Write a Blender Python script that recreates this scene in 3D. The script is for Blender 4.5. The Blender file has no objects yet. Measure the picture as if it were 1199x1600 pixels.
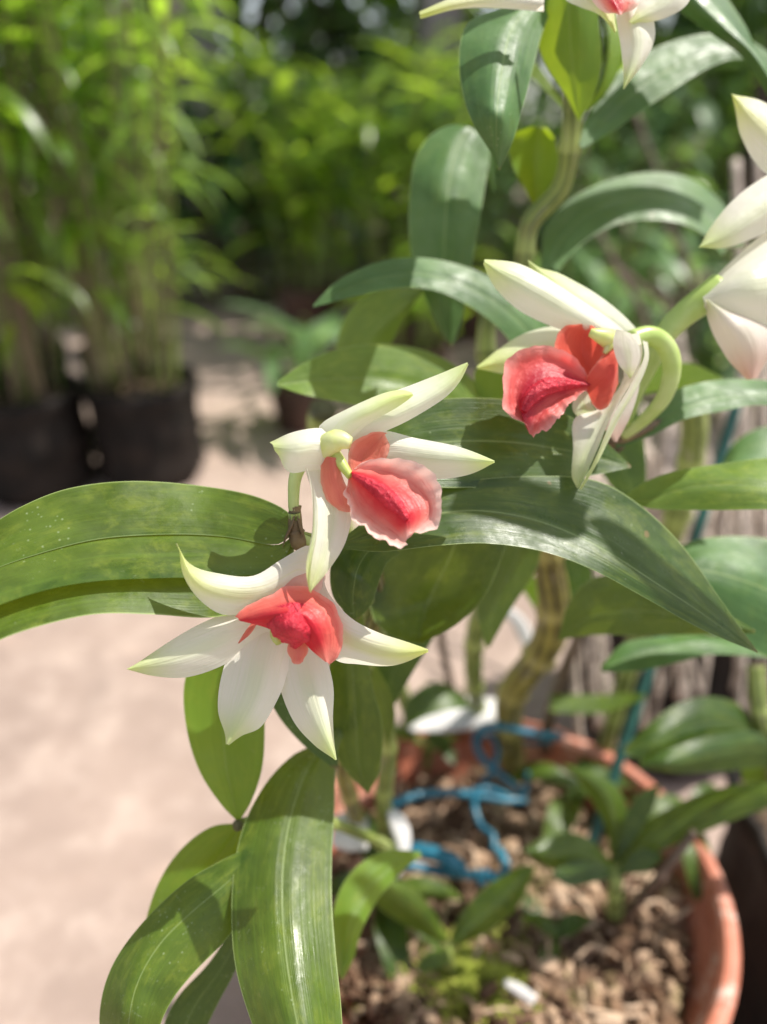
import bpy, math, random
import numpy as np
from mathutils import Vector

# ---------------------------------------------------------------- camera, sky, sun
PITCH = math.radians(28)
CAMH = 46.0                       # cm above the ground
F = 26.0 / 36.0 * 1600            # focal length in photo pixels
SUN_DIR = Vector((0.50, 0.16, 0.85)).normalized()

sc = bpy.context.scene
C = sc.collection
sc.render.engine = 'CYCLES'
sc.cycles.use_denoising = True
sc.cycles.max_bounces = 8
sc.cycles.transparent_max_bounces = 8
sc.view_settings.view_transform = 'Standard'
sc.view_settings.look = 'None'
sc.view_settings.gamma = 1.0
sc.view_settings.exposure = 0.68

cd = bpy.data.cameras.new('camera')
cam = bpy.data.objects.new('camera', cd)
C.objects.link(cam)
sc.camera = cam
cam.location = (0, 0, CAMH / 100)
cam.rotation_euler = (math.pi / 2 - PITCH, 0, 0)
cd.sensor_fit = 'VERTICAL'
cd.sensor_height = 36
cd.sensor_width = 27
cd.lens = 26
cd.clip_start = 0.01
cd.clip_end = 200
cd.dof.use_dof = True
cd.dof.focus_distance = 0.165
cd.dof.aperture_fstop = 5.4

w = bpy.data.worlds.new('World')
sc.world = w
w.use_nodes = True
nt = w.node_tree
sky = nt.nodes.new('ShaderNodeTexSky')
sky.sky_type = 'NISHITA'
sky.sun_disc = False
sky.sun_elevation = math.asin(SUN_DIR.z)
sky.sun_rotation = math.atan2(SUN_DIR.x, SUN_DIR.y)
nt.nodes['Background'].inputs['Strength'].default_value = 0.14
hs = nt.nodes.new('ShaderNodeHueSaturation')
hs.inputs['Saturation'].default_value = 0.42     # hazy, partly clouded sky
nt.links.new(sky.outputs[0], hs.inputs['Color'])
nt.links.new(hs.outputs[0], nt.nodes['Background'].inputs['Color'])

sl = bpy.data.lights.new('sun', 'SUN')
so = bpy.data.objects.new('sun', sl)
C.objects.link(so)
sl.energy = 4.5
sl.angle = math.radians(0.53)
sl.color = (1.0, 0.95, 0.87)
so.rotation_euler = SUN_DIR.to_track_quat('Z', 'Y').to_euler()
so.location = (2, 1, 4)

# ---------------------------------------------------------------- helpers
rng = np.random.default_rng(7)
random.seed(7)
_f = np.array([0, math.cos(PITCH), -math.sin(PITCH)])
_u = np.array([0, math.sin(PITCH), math.cos(PITCH)])
_r = np.array([1.0, 0, 0])
_c = np.array([0, 0, CAMH])


def P(u, v, d):
    """point in cm seen in direction (u, v) of the photograph at depth d cm"""
    return _c + d * (_f + (u - 599.5) / F * _r - (v - 800) / F * _u)


def G(u, v, z=0.0):
    """point in cm on the horizontal plane z"""
    k = _f + (u - 599.5) / F * _r - (v - 800) / F * _u
    return _c + k * ((z - CAMH) / k[2])


def crs(pts, n):
    """Catmull-Rom through pts, n points evenly spaced by arc length"""
    p = np.asarray(pts, float)
    if len(p) == 1:
        return np.repeat(p, n, 0)
    q = np.vstack([2 * p[0] - p[1], p, 2 * p[-1] - p[-2]])
    out = []
    for i in range(1, len(q) - 2):
        t = np.linspace(0, 1, 14, endpoint=False)[:, None]
        a, b, c_, d_ = q[i - 1], q[i], q[i + 1], q[i + 2]
        out.append(0.5 * (2 * b + (c_ - a) * t + (2 * a - 5 * b + 4 * c_ - d_) * t ** 2 + (-a + 3 * b - 3 * c_ + d_) * t ** 3))
    out = np.vstack(out + [p[-1:]])
    s = np.r_[0, np.cumsum(np.linalg.norm(np.diff(out, axis=0), axis=1))]
    if s[-1] == 0:
        return np.repeat(p[:1], n, 0)
    t = np.linspace(0, s[-1], n)
    return np.stack([np.interp(t, s, out[:, k]) for k in range(out.shape[1])], 1)


class MB:
    def __init__(s):
        s.v, s.f, s.a, s.n = [], [], [], 0

    def add(s, v, f, a=None):
        v = np.asarray(v, float).reshape(-1, 3)
        if a is None:
            a = np.zeros((len(v), 3))
        s.v.append(v)
        s.a.append(np.asarray(a, float))
        s.f += [tuple(i + s.n for i in q) for q in f]
        s.n += len(v)

    def grid(s, g, au, av, rnd=0.0, wrap=False):
        """g: rows x cols x 3"""
        n, m = g.shape[:2]
        fs = []
        for i in range(n - 1):
            for j in range(m - (0 if wrap else 1)):
                k = (j + 1) % m
                fs.append((i * m + j, i * m + k, (i + 1) * m + k, (i + 1) * m + j))
        a = np.zeros((n, m, 3))
        a[..., 0] = au
        a[..., 1] = av
        a[..., 2] = rnd
        s.add(g.reshape(-1, 3), fs, a.reshape(-1, 3))

    def tube(s, pts, rad, seg=10, n=None, rnd=0.0, flat=1.0, nodes=0, caps=True, ridge=0.0, ridges=8):
        n = n or max(8, 5 * len(pts))
        p = crs(pts, n)
        r = np.interp(np.linspace(0, 1, n), np.linspace(0, 1, len(np.atleast_1d(rad))), np.atleast_1d(rad)) if np.size(rad) > 1 else np.full(n, float(np.ravel(rad)[0]))
        if nodes:
            ph = np.linspace(0, nodes, n) % 1
            r = r * (1 + 0.24 * np.exp(-((ph - 0.03) / 0.06) ** 2) + 0.05 * np.sin(ph * math.pi))
        t = np.gradient(p, axis=0)
        t /= np.linalg.norm(t, axis=1)[:, None] + 1e-9
        a = np.array([0.3, -1, 0.2])
        g = np.zeros((n, seg, 3))
        th = np.linspace(0, 2 * math.pi, seg, endpoint=False)
        prev = a
        for i in range(n):
            x = prev - t[i] * (prev @ t[i])
            x /= np.linalg.norm(x) + 1e-9
            prev = x
            y = np.cross(t[i], x)
            g[i] = p[i] + r[i] * (np.cos(th)[:, None] * x + flat * np.sin(th)[:, None] * y)
        av = np.linspace(0, 1, n)[:, None]
        if ridge:
            cen = p[:, None, :]
            g = cen + (g - cen) * (1 + ridge * np.cos(th * ridges))[None, :, None]
        base = s.n
        s.grid(g, np.linspace(0, 1, seg, endpoint=False)[None, :], av, (np.linspace(0, nodes, n) % 1)[:, None] if nodes else rnd, wrap=True)
        if caps:
            s.f.append(tuple(base + j for j in range(seg - 1, -1, -1)))
            s.f.append(tuple(base + (n - 1) * seg + j for j in range(seg)))

    def lathe(s, prof, c, seg=48, wob=None, rnd=0.0, closed=False):
        pr = np.asarray(prof, float)
        n = len(pr)
        th = np.linspace(0, 2 * math.pi, seg, endpoint=False)
        g = np.zeros((n, seg, 3))
        for i in range(n):
            rr = pr[i, 0] * (np.ones(seg) if wob is None else wob(th, pr[i, 1]))
            g[i, :, 0] = c[0] + rr * np.cos(th)
            g[i, :, 1] = c[1] + rr * np.sin(th)
            g[i, :, 2] = c[2] + pr[i, 1]
        s.grid(g, np.linspace(0, 1, seg)[None, :], np.linspace(0, 1, n)[:, None], rnd, wrap=True)

    def blob(s, c, r, rnd=None, sub=6, rough=0.25, rot=True):
        """irregular rounded lump"""
        n, m = sub, sub + 3
        ph = np.linspace(0.12, math.pi - 0.12, n)[:, None]
        th = np.linspace(0, 2 * math.pi, m, endpoint=False)[None, :]
        g = np.stack([np.sin(ph) * np.cos(th), np.sin(ph) * np.sin(th), np.cos(ph) * np.ones_like(th)], -1)
        g = g * (1 + rng.uniform(-rough, rough, (n, m, 1)))
        g = g * np.asarray(r, float)
        if rot:
            q, _ = np.linalg.qr(rng.normal(size=(3, 3)))
            g = g @ q.T
        base = s.n
        s.grid(g + np.asarray(c), 0, np.linspace(0, 1, n)[:, None], rng.random() if rnd is None else rnd, wrap=True)
        s.f.append(tuple(base + j for j in range(m)))
        s.f.append(tuple(base + (n - 1) * m + j for j in range(m - 1, -1, -1)))

    def blade(s, base, d, L, W, droop=0.5, seg=6, rnd=None, fold=0.18, twist=0.0):
        """one lance-shaped leaf starting at base in direction d, bending down"""
        d = np.asarray(d, float)
        d /= np.linalg.norm(d)
        side = np.cross(d, (0, 0, 1.0))
        if np.linalg.norm(side) < 1e-3:
            side = np.array([1.0, 0, 0])
        side /= np.linalg.norm(side)
        p = np.asarray(base, float).copy()
        g = np.zeros((seg + 1, 3, 3))
        cur = d.copy()
        for i in range(seg + 1):
            t = i / seg
            wv = W * 0.5 * (math.sin(math.pi * min(1, t * 0.92 + 0.05)) ** 0.75) * (1 - 0.25 * t)
            if i == seg:
                wv = W * 0.03
            nrm = np.cross(side, cur)
            sd = side * math.cos(twist * t) + nrm * math.sin(twist * t)
            g[i, 0] = p - sd * wv + nrm * wv * fold
            g[i, 1] = p
            g[i, 2] = p + sd * wv + nrm * wv * fold
            cur = cur + np.array([0, 0, -droop / seg])
            cur /= np.linalg.norm(cur)
            p = p + cur * L / seg
        s.grid(g, np.array([0, 0.5, 1.0])[None, :], np.linspace(0, 1, seg + 1)[:, None], rng.random() if rnd is None else rnd)

    def build(s, name, m, parent=None, smooth=True):
        v = np.vstack(s.v) / 100.0
        if parent is not None:
            v = v - np.array(parent.get('_w', (0, 0, 0)))
        me = bpy.data.meshes.new(name)
        me.from_pydata(v.tolist(), [], s.f)
        a = np.vstack(s.a)
        for k, nm in enumerate(('au', 'av', 'rnd')):
            at = me.attributes.new(nm, 'FLOAT', 'POINT')
            at.data.foreach_set('value', a[:, k].astype(np.float32))
        if smooth:
            me.polygons.foreach_set('use_smooth', [True] * len(me.polygons))
        me.update()
        me.materials.append(m)
        o = bpy.data.objects.new(name, me)
        C.objects.link(o)
        if parent is not None:
            o.parent = parent
            o['_w'] = list(parent.get('_w', (0, 0, 0)))
        return o


def tag(o, label=None, cat=None, group=None, kind=None):
    if label:
        o['label'] = label
    if cat:
        o['category'] = cat
    if group:
        o['group'] = group
    if kind:
        o['kind'] = kind
    return o


def empty(name, loc_cm, parent=None):
    o = bpy.data.objects.new(name, None)
    C.objects.link(o)
    wl = [c / 100 for c in loc_cm]
    o.empty_display_size = 0.02
    o['_w'] = wl
    if parent is not None:
        o.parent = parent
        pw = parent['_w']
        o.location = [a - b for a, b in zip(wl, pw)]
    else:
        o.location = wl
    return o


def copy_tree(o, parent=None):
    c = o.copy()
    C.objects.link(c)
    if parent is not None:
        c.parent = parent
    for ch in list(o.children):
        copy_tree(ch, c)
    return c


def loft(mb, curves, D, n=30, m=6, aus=None, cup=0.0, groove=0.0, crease=0.0, gpos=(0.5,), ruf=0.0, rf=9, rph=0.0, rnd=0.0, wav=0.0):
    """surface through 2-5 long curves given as photo directions with depths D (cm)"""
    K = len(curves)
    aus = aus or list(np.linspace(0, 1, K))
    t = np.linspace(0, 1, n)
    rows = []
    for cu, dd in zip(curves, D):
        uv = crs(cu, n)
        dd = np.atleast_1d(np.array(dd, float))
        d = crs(np.stack([np.linspace(0, 1, len(dd)), dd], 1), n)[:, 1] if len(dd) > 1 else np.full(n, dd[0])
        rows.append(np.array([P(a[0], a[1], b) for a, b in zip(uv, d)]))
    R = np.stack(rows, 1)               # n x K x 3
    cols = []
    au = []
    Q = np.concatenate([2 * R[:, :1] - R[:, 1:2], R, 2 * R[:, -1:] - R[:, -2:-1]], 1)
    for k in range(K - 1):
        ts = np.linspace(0, 1, m, endpoint=(k == K - 2))
        for x in ts:
            a, b, c_, d_ = Q[:, k], Q[:, k + 1], Q[:, k + 2], Q[:, k + 3]
            sm = 0.5 * (2 * b + (c_ - a) * x + (2 * a - 5 * b + 4 * c_ - d_) * x ** 2 + (-a + 3 * b - 3 * c_ + d_) * x ** 3)
            cols.append(sm * (1 - crease) + (b * (1 - x) + c_ * x) * crease)
            au.append(aus[k] + (aus[k + 1] - aus[k]) * x)
    g = np.stack(cols, 1)
    au = np.array(au)
    tu = np.gradient(g, axis=0)
    tv = np.gradient(g, axis=1)
    nr = np.cross(tv, tu)
    ln = np.linalg.norm(nr, axis=2, keepdims=True)
    nr = nr / np.maximum(ln, 1e-9)
    toc = _c - g
    sgn = np.sign((nr * toc).sum(2).mean()) or 1
    nr = nr * sgn                        # towards the camera
    wd = np.linalg.norm(g[:, 0] - g[:, -1], axis=1)[:, None]
    s = au[None, :]
    off = cup * wd * (1 - (2 * s - 1) ** 2) if cup else 0
    if groove:
        for gp in gpos:
            off = off - groove * np.exp(-((s - gp) / 0.03) ** 2) * np.minimum(1, wd / 0.8)
    if ruf:
        e = np.abs(2 * s - 1) ** 3
        g = g + (tv / (np.linalg.norm(tv, axis=2, keepdims=True) + 1e-9)) * (np.sign(2 * s - 1) * e * ruf * 0.28 * (np.sin(t[:, None] * rf * 19 + rph) + 0.6 * np.sin(t[:, None] * rf * 47 + 2 * rph)))[..., None]
        off = off + ruf * e * (np.sin(t[:, None] * rf * 6.28 + rph + 2 * s) + 0.5 * np.sin(t[:, None] * rf * 14.1 + 1.3 + rph))
    if wav:
        off = off + wav * np.sin(t[:, None] * 7 + s * 3 + rph) * (2 * s - 1)
    g = g + nr * (off[..., None] if not np.isscalar(off) else off)
    mb.grid(g, s, t[:, None], rnd)
    return g


# ---------------------------------------------------------------- materials
def crest(fl, pts, rad, flat=1.0):
    b = MB()
    b.tube([P(*p) for p in pts], rad, 26, 70)
    v = b.v[0]
    cen = v.reshape(70, 26, 3).mean(1, keepdims=True)
    th = np.linspace(0, 2 * math.pi, 26, endpoint=False)
    k = 1 + 0.10 * np.sin(7 * th[None, :] + 2.0 * np.sin(np.linspace(0, 5, 70))[:, None]) + 0.045 * rng.normal(size=(70, 26))
    b.v[0] = (cen + (v.reshape(70, 26, 3) - cen) * k[..., None]).reshape(-1, 3)
    return b.build('lip_crest', M['crest'], fl)


class NT:
    def __init__(s, name):
        s.m = bpy.data.materials.new(name)
        s.m.use_nodes = True
        s.t = s.m.node_tree
        s.n = s.t.nodes
        s.b = s.n['Principled BSDF']
        s.out = s.n['Material Output']

    def L(s, a, b):
        s.t.links.new(a, b)

    def N(s, typ, **kw):
        n = s.n.new(typ)
        for k, v in kw.items():
            setattr(n, k, v)
        return n

    def attr(s, nm):
        return s.N('ShaderNodeAttribute', attribute_name=nm).outputs['Fac']

    def math(s, op, a, b=None, c=None, clamp=False):
        n = s.N('ShaderNodeMath', operation=op)
        n.use_clamp = clamp
        for i, x in enumerate((a, b, c)):
            if x is None:
                continue
            if isinstance(x, (int, float)):
                n.inputs[i].default_value = x
            else:
                s.L(x, n.inputs[i])
        return n.outputs[0]

    def ramp(s, x, lo, hi, a=0.0, b=1.0):
        n = s.N('ShaderNodeMapRange')
        n.interpolation_type = 'SMOOTHSTEP'
        s.L(x, n.inputs[0])
        for i, v in zip((1, 2, 3, 4), (lo, hi, a, b)):
            n.inputs[i].default_value = v
        return n.outputs[0]

    def mix(s, fac, a, b):
        n = s.N('ShaderNodeMix', data_type='RGBA')
        for i, x in ((0, fac), (6, a), (7, b)):
            if isinstance(x, (int, float)):
                n.inputs[i].default_value = x
            elif isinstance(x, tuple):
                n.inputs[i].default_value = (*x, 1) if len(x) == 3 else x
            else:
                s.L(x, n.inputs[i])
        return n.outputs[2]

    def noise(s, scale, vec=None, detail=3, rough=0.5, dist=0.0):
        n = s.N('ShaderNodeTexNoise')
        n.inputs['Scale'].default_value = scale
        n.inputs['Detail'].default_value = detail
        n.inputs['Roughness'].default_value = rough
        n.inputs['Distortion'].default_value = dist
        if vec is None:
            vec = s.N('ShaderNodeTexCoord').outputs['Object']
        s.L(vec, n.inputs['Vector'])
        return n.outputs['Fac']

    def comb(s, x, y, z=0.0):
        n = s.N('ShaderNodeCombineXYZ')
        for i, q in enumerate((x, y, z)):
            if isinstance(q, (int, float)):
                n.inputs[i].default_value = q
            else:
                s.L(q, n.inputs[i])
        return n.outputs[0]

    def bump(s, h, dist, strength=1.0):
        n = s.N('ShaderNodeBump')
        n.inputs['Distance'].default_value = dist
        n.inputs['Strength'].default_value = strength
        s.L(h, n.inputs['Height'])
        return n.outputs[0]

    def put(s, col=None, rough=None, normal=None, **kw):
        if col is not None:
            if isinstance(col, tuple):
                s.b.inputs['Base Color'].default_value = (*col, 1)
            else:
                s.L(col, s.b.inputs['Base Color'])
        if rough is not None:
            if isinstance(rough, float):
                s.b.inputs['Roughness'].default_value = rough
            else:
                s.L(rough, s.b.inputs['Roughness'])
        if normal is not None:
            s.L(normal, s.b.inputs['Normal'])
        for k, v in kw.items():
            s.b.inputs[k].default_value = v

    def translucent(s, col, fac, normal=None):
        tr = s.N('ShaderNodeBsdfTranslucent')
        if isinstance(col, tuple):
            tr.inputs['Color'].default_value = (*col, 1)
        else:
            s.L(col, tr.inputs['Color'])
        if normal is not None:
            s.L(normal, tr.inputs['Normal'])
        mx = s.N('ShaderNodeMixShader')
        if isinstance(fac, float):
            mx.inputs[0].default_value = fac
        else:
            s.L(fac, mx.inputs[0])
        s.L(s.b.outputs[0], mx.inputs[1])
        s.L(tr.outputs[0], mx.inputs[2])
        s.L(mx.outputs[0], s.out.inputs['Surface'])


def leaf_mat(name, dark, mid, trans, fac=0.3, rough=0.33, spots=True, yellow=(0.24, 0.29, 0.035), ymix=0.6):
    s = NT(name)
    au, av, rnd = s.attr('au'), s.attr('av'), s.attr('rnd')
    vec = s.comb(s.math('MULTIPLY', au, 34.0), s.math('MULTIPLY', av, 2.0), s.math('MULTIPLY', rnd, 9.0))
    veins = s.noise(1.0, vec, 4, 0.6)
    blot = s.noise(55.0, None, 4, 0.6, 0.3)
    pat = s.math('ADD', s.math('MULTIPLY', s.noise(1.0, s.comb(s.math('MULTIPLY', au, 7.0), s.math('MULTIPLY', av, 9.0), s.math('MULTIPLY', rnd, 20.0)), 5, 0.7, 0.5), 0.75), s.math('MULTIPLY', s.noise(190.0, None, 4, 0.7), 0.25))
    base = s.mix(s.ramp(blot, 0.35, 0.68), dark, mid)
    base = s.mix(s.ramp(pat, 0.46, 0.70, 0, ymix * 0.75), base, yellow)
    base = s.mix(s.ramp(veins, 0.45, 0.75, 0, 0.3), base, tuple(min(1, c * 1.7) for c in mid))
    dm = s.math('ABSOLUTE', s.math('SUBTRACT', au, 0.5))
    midl = s.ramp(dm, 0.004, 0.014, 1, 0)
    base = s.mix(s.math('MULTIPLY', midl, 0.5), base, (0.28, 0.36, 0.14))
    edge = s.ramp(dm, 0.488, 0.4975, 0, 1)
    base = s.mix(s.math('MULTIPLY', edge, 0.55), base, (0.45, 0.55, 0.22))
    if spots:
        vo = s.N('ShaderNodeTexVoronoi')
        vo.inputs['Scale'].default_value = 620.0
        s.L(s.N('ShaderNodeTexCoord').outputs['Object'], vo.inputs['Vector'])
        gate = s.ramp(s.noise(55.0, None, 3), 0.56, 0.63)
        sp = s.math('MULTIPLY', s.ramp(vo.outputs['Distance'], 0.05, 0.24, 1, 0), gate)
        base = s.mix(s.math('MULTIPLY', sp, 0.45), base, (0.40, 0.48, 0.28))
        br = s.math('MULTIPLY', s.ramp(s.noise(150.0, None, 2, 0.5), 0.735, 0.77), 0.8)
        base = s.mix(br, base, (0.20, 0.13, 0.06))
    tipb = s.math('MULTIPLY', s.ramp(s.math('ADD', av, s.math('MULTIPLY', s.noise(200.0), 0.05)), 1.005, 1.03, 0, 0.9), 1.0)
    base = s.mix(tipb, base, (0.16, 0.10, 0.04))
    dust = s.ramp(s.noise(700.0, None, 3, 0.7), 0.60, 0.74, 0, 0.35)
    base = s.mix(s.math('MULTIPLY', dust, s.ramp(s.noise(34.0, None, 3), 0.45, 0.65)), base, (0.40, 0.44, 0.30))
    h = s.math('ADD', s.math('MULTIPLY', veins, 0.6), s.math('MULTIPLY', s.noise(150.0, None, 4), 0.9))
    nm = s.bump(h, 0.0005, 0.4)
    rg = s.math('ADD', s.ramp(s.noise(120.0, None, 5, 0.7), 0.3, 0.7, rough - 0.10, rough + 0.22), 0.0)
    s.put(base, rg, nm)
    s.b.inputs['Specular IOR Level'].default_value = 0.45
    trc = s.mix(s.ramp(blot, 0.3, 0.7), trans, tuple(c * 0.7 for c in trans))
    s.translucent(trc, fac)
    return s.m


M = {}
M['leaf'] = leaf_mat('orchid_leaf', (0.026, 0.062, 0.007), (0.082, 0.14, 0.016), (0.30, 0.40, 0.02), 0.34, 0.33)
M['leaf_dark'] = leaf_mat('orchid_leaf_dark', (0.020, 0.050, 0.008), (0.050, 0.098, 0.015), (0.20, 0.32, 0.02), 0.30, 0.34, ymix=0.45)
M['leaf_sunlit'] = leaf_mat('orchid_leaf_sunlit', (0.06, 0.13, 0.018), (0.14, 0.24, 0.035), (0.36, 0.48, 0.03), 0.33, 0.38, yellow=(0.34, 0.40, 0.06))  # younger-leaf green, lightened further so sunlight is put into the colour
M['leaf_skylit'] = leaf_mat('orchid_leaf_skylit', (0.034, 0.095, 0.024), (0.085, 0.18, 0.052), (0.22, 0.36, 0.05), 0.26, 0.42, ymix=0.2)  # lighter, bluer leaf copy; sky reflection put into the base colour
M['leaf_backlit'] = leaf_mat('orchid_leaf_young_backlit', (0.09, 0.2, 0.02), (0.15, 0.28, 0.03), (0.42, 0.55, 0.02), 0.45, 0.4, spots=False)  # young-leaf green brightened to yellow-green, backlight put into the colour


def bg_leaf(name, cols, trans, fac=0.4, rough=0.3):
    s = NT(name)
    r = s.attr('rnd')
    cr = s.N('ShaderNodeValToRGB')
    el = cr.color_ramp.elements
    el[0].position = 0
    el[0].color = (*cols[0], 1)
    el[1].position = 1
    el[1].color = (*cols[-1], 1)
    for i, c in enumerate(cols[1:-1]):
        e = el.new((i + 1) / (len(cols) - 1))
        e.color = (*c, 1)
    s.L(r, cr.inputs[0])
    base = s.mix(s.ramp(s.noise(30.0), 0.35, 0.7, 0, 0.4), cr.outputs[0], cols[0])
    s.put(base, rough)
    s.translucent(trans, fac)
    return s.m


M['bg_cane'] = bg_leaf('upright_plant_leaf', [(0.035, 0.09, 0.015), (0.09, 0.19, 0.025), (0.20, 0.34, 0.04), (0.26, 0.36, 0.18)], (0.5, 0.75, 0.06), 0.5)
M['bg_lush'] = bg_leaf('yellow_green_leaf', [(0.10, 0.20, 0.02), (0.20, 0.33, 0.04), (0.34, 0.45, 0.04), (0.20, 0.32, 0.10)], (0.55, 0.78, 0.06), 0.5)
M['bg_grey'] = bg_leaf('grey_green_leaf', [(0.07, 0.14, 0.05), (0.13, 0.23, 0.10), (0.22, 0.32, 0.19)], (0.35, 0.55, 0.14), 0.4, 0.35)
M['bg_dark'] = bg_leaf('dark_bush_leaf', [(0.035, 0.08, 0.03), (0.09, 0.17, 0.06), (0.20, 0.30, 0.14)], (0.25, 0.42, 0.06), 0.35, 0.38)


def petal_mat(name, base, tip, mid, inner, fac=0.5, tipstart=0.62):
    s = NT(name)
    au, av = s.attr('au'), s.attr('av')
    vec = s.comb(s.math('MULTIPLY', au, 22.0), s.math('MULTIPLY', av, 1.2))
    veins = s.noise(1.0, vec, 3, 0.6)
    cl = s.noise(70.0, None, 3)
    dm = s.math('ABSOLUTE', s.math('SUBTRACT', au, 0.5))
    c = s.mix(s.ramp(av, 0.0, 0.35, 0.8, 0), base, inner)
    c = s.mix(s.math('MULTIPLY', s.ramp(dm, 0.02, 0.26, 0.55, 0), s.ramp(av, 0.15, 0.5)), c, mid)
    c = s.mix(s.math('MULTIPLY', s.ramp(veins, 0.5, 0.72), 0.28), c, mid)
    c = s.mix(s.ramp(cl, 0.5, 0.8, 0, 0.22), c, inner)
    c = s.mix(s.ramp(av, tipstart, 1.0, 0, 0.85), c, tip)
    h = s.math('ADD', s.math('MULTIPLY', veins, 0.7), s.math('MULTIPLY', s.noise(110.0, None, 3), 1.6))
    nm = s.bump(h, 0.0006, 0.7)
    s.put(c, 0.42, nm)
    s.b.inputs['Sheen Weight'].default_value = 0.1
    s.translucent(c, fac)
    return s.m


M['petal'] = petal_mat('white_petal', (0.90, 0.87, 0.77), (0.66, 0.76, 0.30), (0.74, 0.80, 0.52), (0.82, 0.78, 0.68))
M['petal_y'] = petal_mat('yellow_keeled_petal', (0.90, 0.87, 0.77), (0.66, 0.72, 0.22), (0.72, 0.74, 0.26), (0.80, 0.74, 0.66), tipstart=0.5)
M['petal_g'] = petal_mat('greenish_petal', (0.80, 0.82, 0.66), (0.70, 0.80, 0.25), (0.66, 0.78, 0.32), (0.80, 0.78, 0.66), tipstart=0.35)
M['petal_p'] = petal_mat('blush_petal', (0.84, 0.76, 0.70), (0.82, 0.50, 0.42), (0.80, 0.74, 0.58), (0.72, 0.74, 0.46), tipstart=0.5)


def lip_mat(name, core, flesh, rim, w0=0.06, w1=0.2, rimstart=0.30, deep=1.0):
    s = NT(name)
    au, av = s.attr('au'), s.attr('av')
    dm = s.math('ABSOLUTE', s.math('SUBTRACT', au, 0.5))
    wob = s.math('MULTIPLY', s.math('SUBTRACT', s.noise(230.0, None, 4), 0.5), 0.16)
    dm2 = s.math('ADD', dm, wob)
    vec = s.comb(s.math('MULTIPLY', au, 16.0), s.math('MULTIPLY', av, 2.0))
    veins = s.noise(1.0, vec, 3, 0.6)
    c = s.mix(s.ramp(dm2, rimstart, 0.5, 0, 0.95), flesh, rim)
    c = s.mix(s.ramp(av, 0.82, 1.0, 0, 0.55), c, rim)
    c = s.mix(s.math('MULTIPLY', s.ramp(veins, 0.5, 0.7), 0.35), c, core)
    fade = s.math('MULTIPLY', s.ramp(av, 0.8, 0.95, 1, 0), deep)
    c = s.mix(s.math('MULTIPLY', s.ramp(dm2, w0, w1, 1, 0), fade), c, core)
    h = s.math('ADD', s.math('MULTIPLY', s.noise(650.0, None, 3), 0.5), s.math('MULTIPLY', veins, 0.8))
    nm = s.bump(h, 0.0007, 0.7)
    s.put(c, 0.45, nm)
    s.b.inputs['Sheen Weight'].default_value = 0.15
    s.translucent(c, 0.46)
    return s.m


M['lip'] = lip_mat('coral_lip', (0.66, 0.012, 0.03), (0.86, 0.24, 0.20), (0.92, 0.68, 0.60), 0.05, 0.27, 0.22)
M['lip1'] = lip_mat('warm_red_lip', (0.62, 0.012, 0.03), (0.84, 0.17, 0.13), (0.88, 0.36, 0.30), 0.12, 0.36, 0.38)
M['lip3'] = lip_mat('red_lip', (0.52, 0.006, 0.03), (0.84, 0.12, 0.11), (0.88, 0.36, 0.32), 0.10, 0.30, 0.30)
M['lobe'] = lip_mat('salmon_lobe', (0.72, 0.10, 0.08), (0.82, 0.24, 0.17), (0.84, 0.36, 0.27), 0.0, 0.3, 0.35, 0.3)
M['lobe3'] = lip_mat('scarlet_lobe', (0.66, 0.05, 0.04), (0.78, 0.12, 0.08), (0.82, 0.24, 0.17), 0.0, 0.3, 0.4, 0.4)
M['spur'] = lip_mat('pale_pink_chin', (0.75, 0.42, 0.36), (0.78, 0.45, 0.38), (0.80, 0.58, 0.50), 0.0, 0.2, 0.3, 0.3)


def simple(name, a, b, scale=80.0, rough=0.5, bump=0.0, bscale=200.0, trans=None, fac=0.3, **kw):
    s = NT(name)
    c = s.mix(s.ramp(s.noise(scale, None, 4, 0.6), 0.32, 0.7), a, b)
    nm = s.bump(s.noise(bscale, None, 4, 0.6), bump, 0.8) if bump else None
    s.put(c, rough, nm, **kw)
    if trans:
        s.translucent(trans, fac)
    return s.m


M['column'] = simple('green_column', (0.50, 0.60, 0.14), (0.66, 0.70, 0.30), 150.0, 0.35, trans=(0.6, 0.7, 0.2))
M['anther'] = simple('anther_cap', (0.62, 0.70, 0.20), (0.74, 0.76, 0.42), 150.0, 0.4, trans=(0.7, 0.75, 0.3))
M['pedicel'] = simple('pedicel_green', (0.42, 0.56, 0.14), (0.62, 0.72, 0.32), 60.0, 0.35, trans=(0.6, 0.72, 0.25), fac=0.3)
M['node'] = simple('brown_node', (0.10, 0.06, 0.03), (0.22, 0.16, 0.07), 120.0, 0.6, 0.001)


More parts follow.
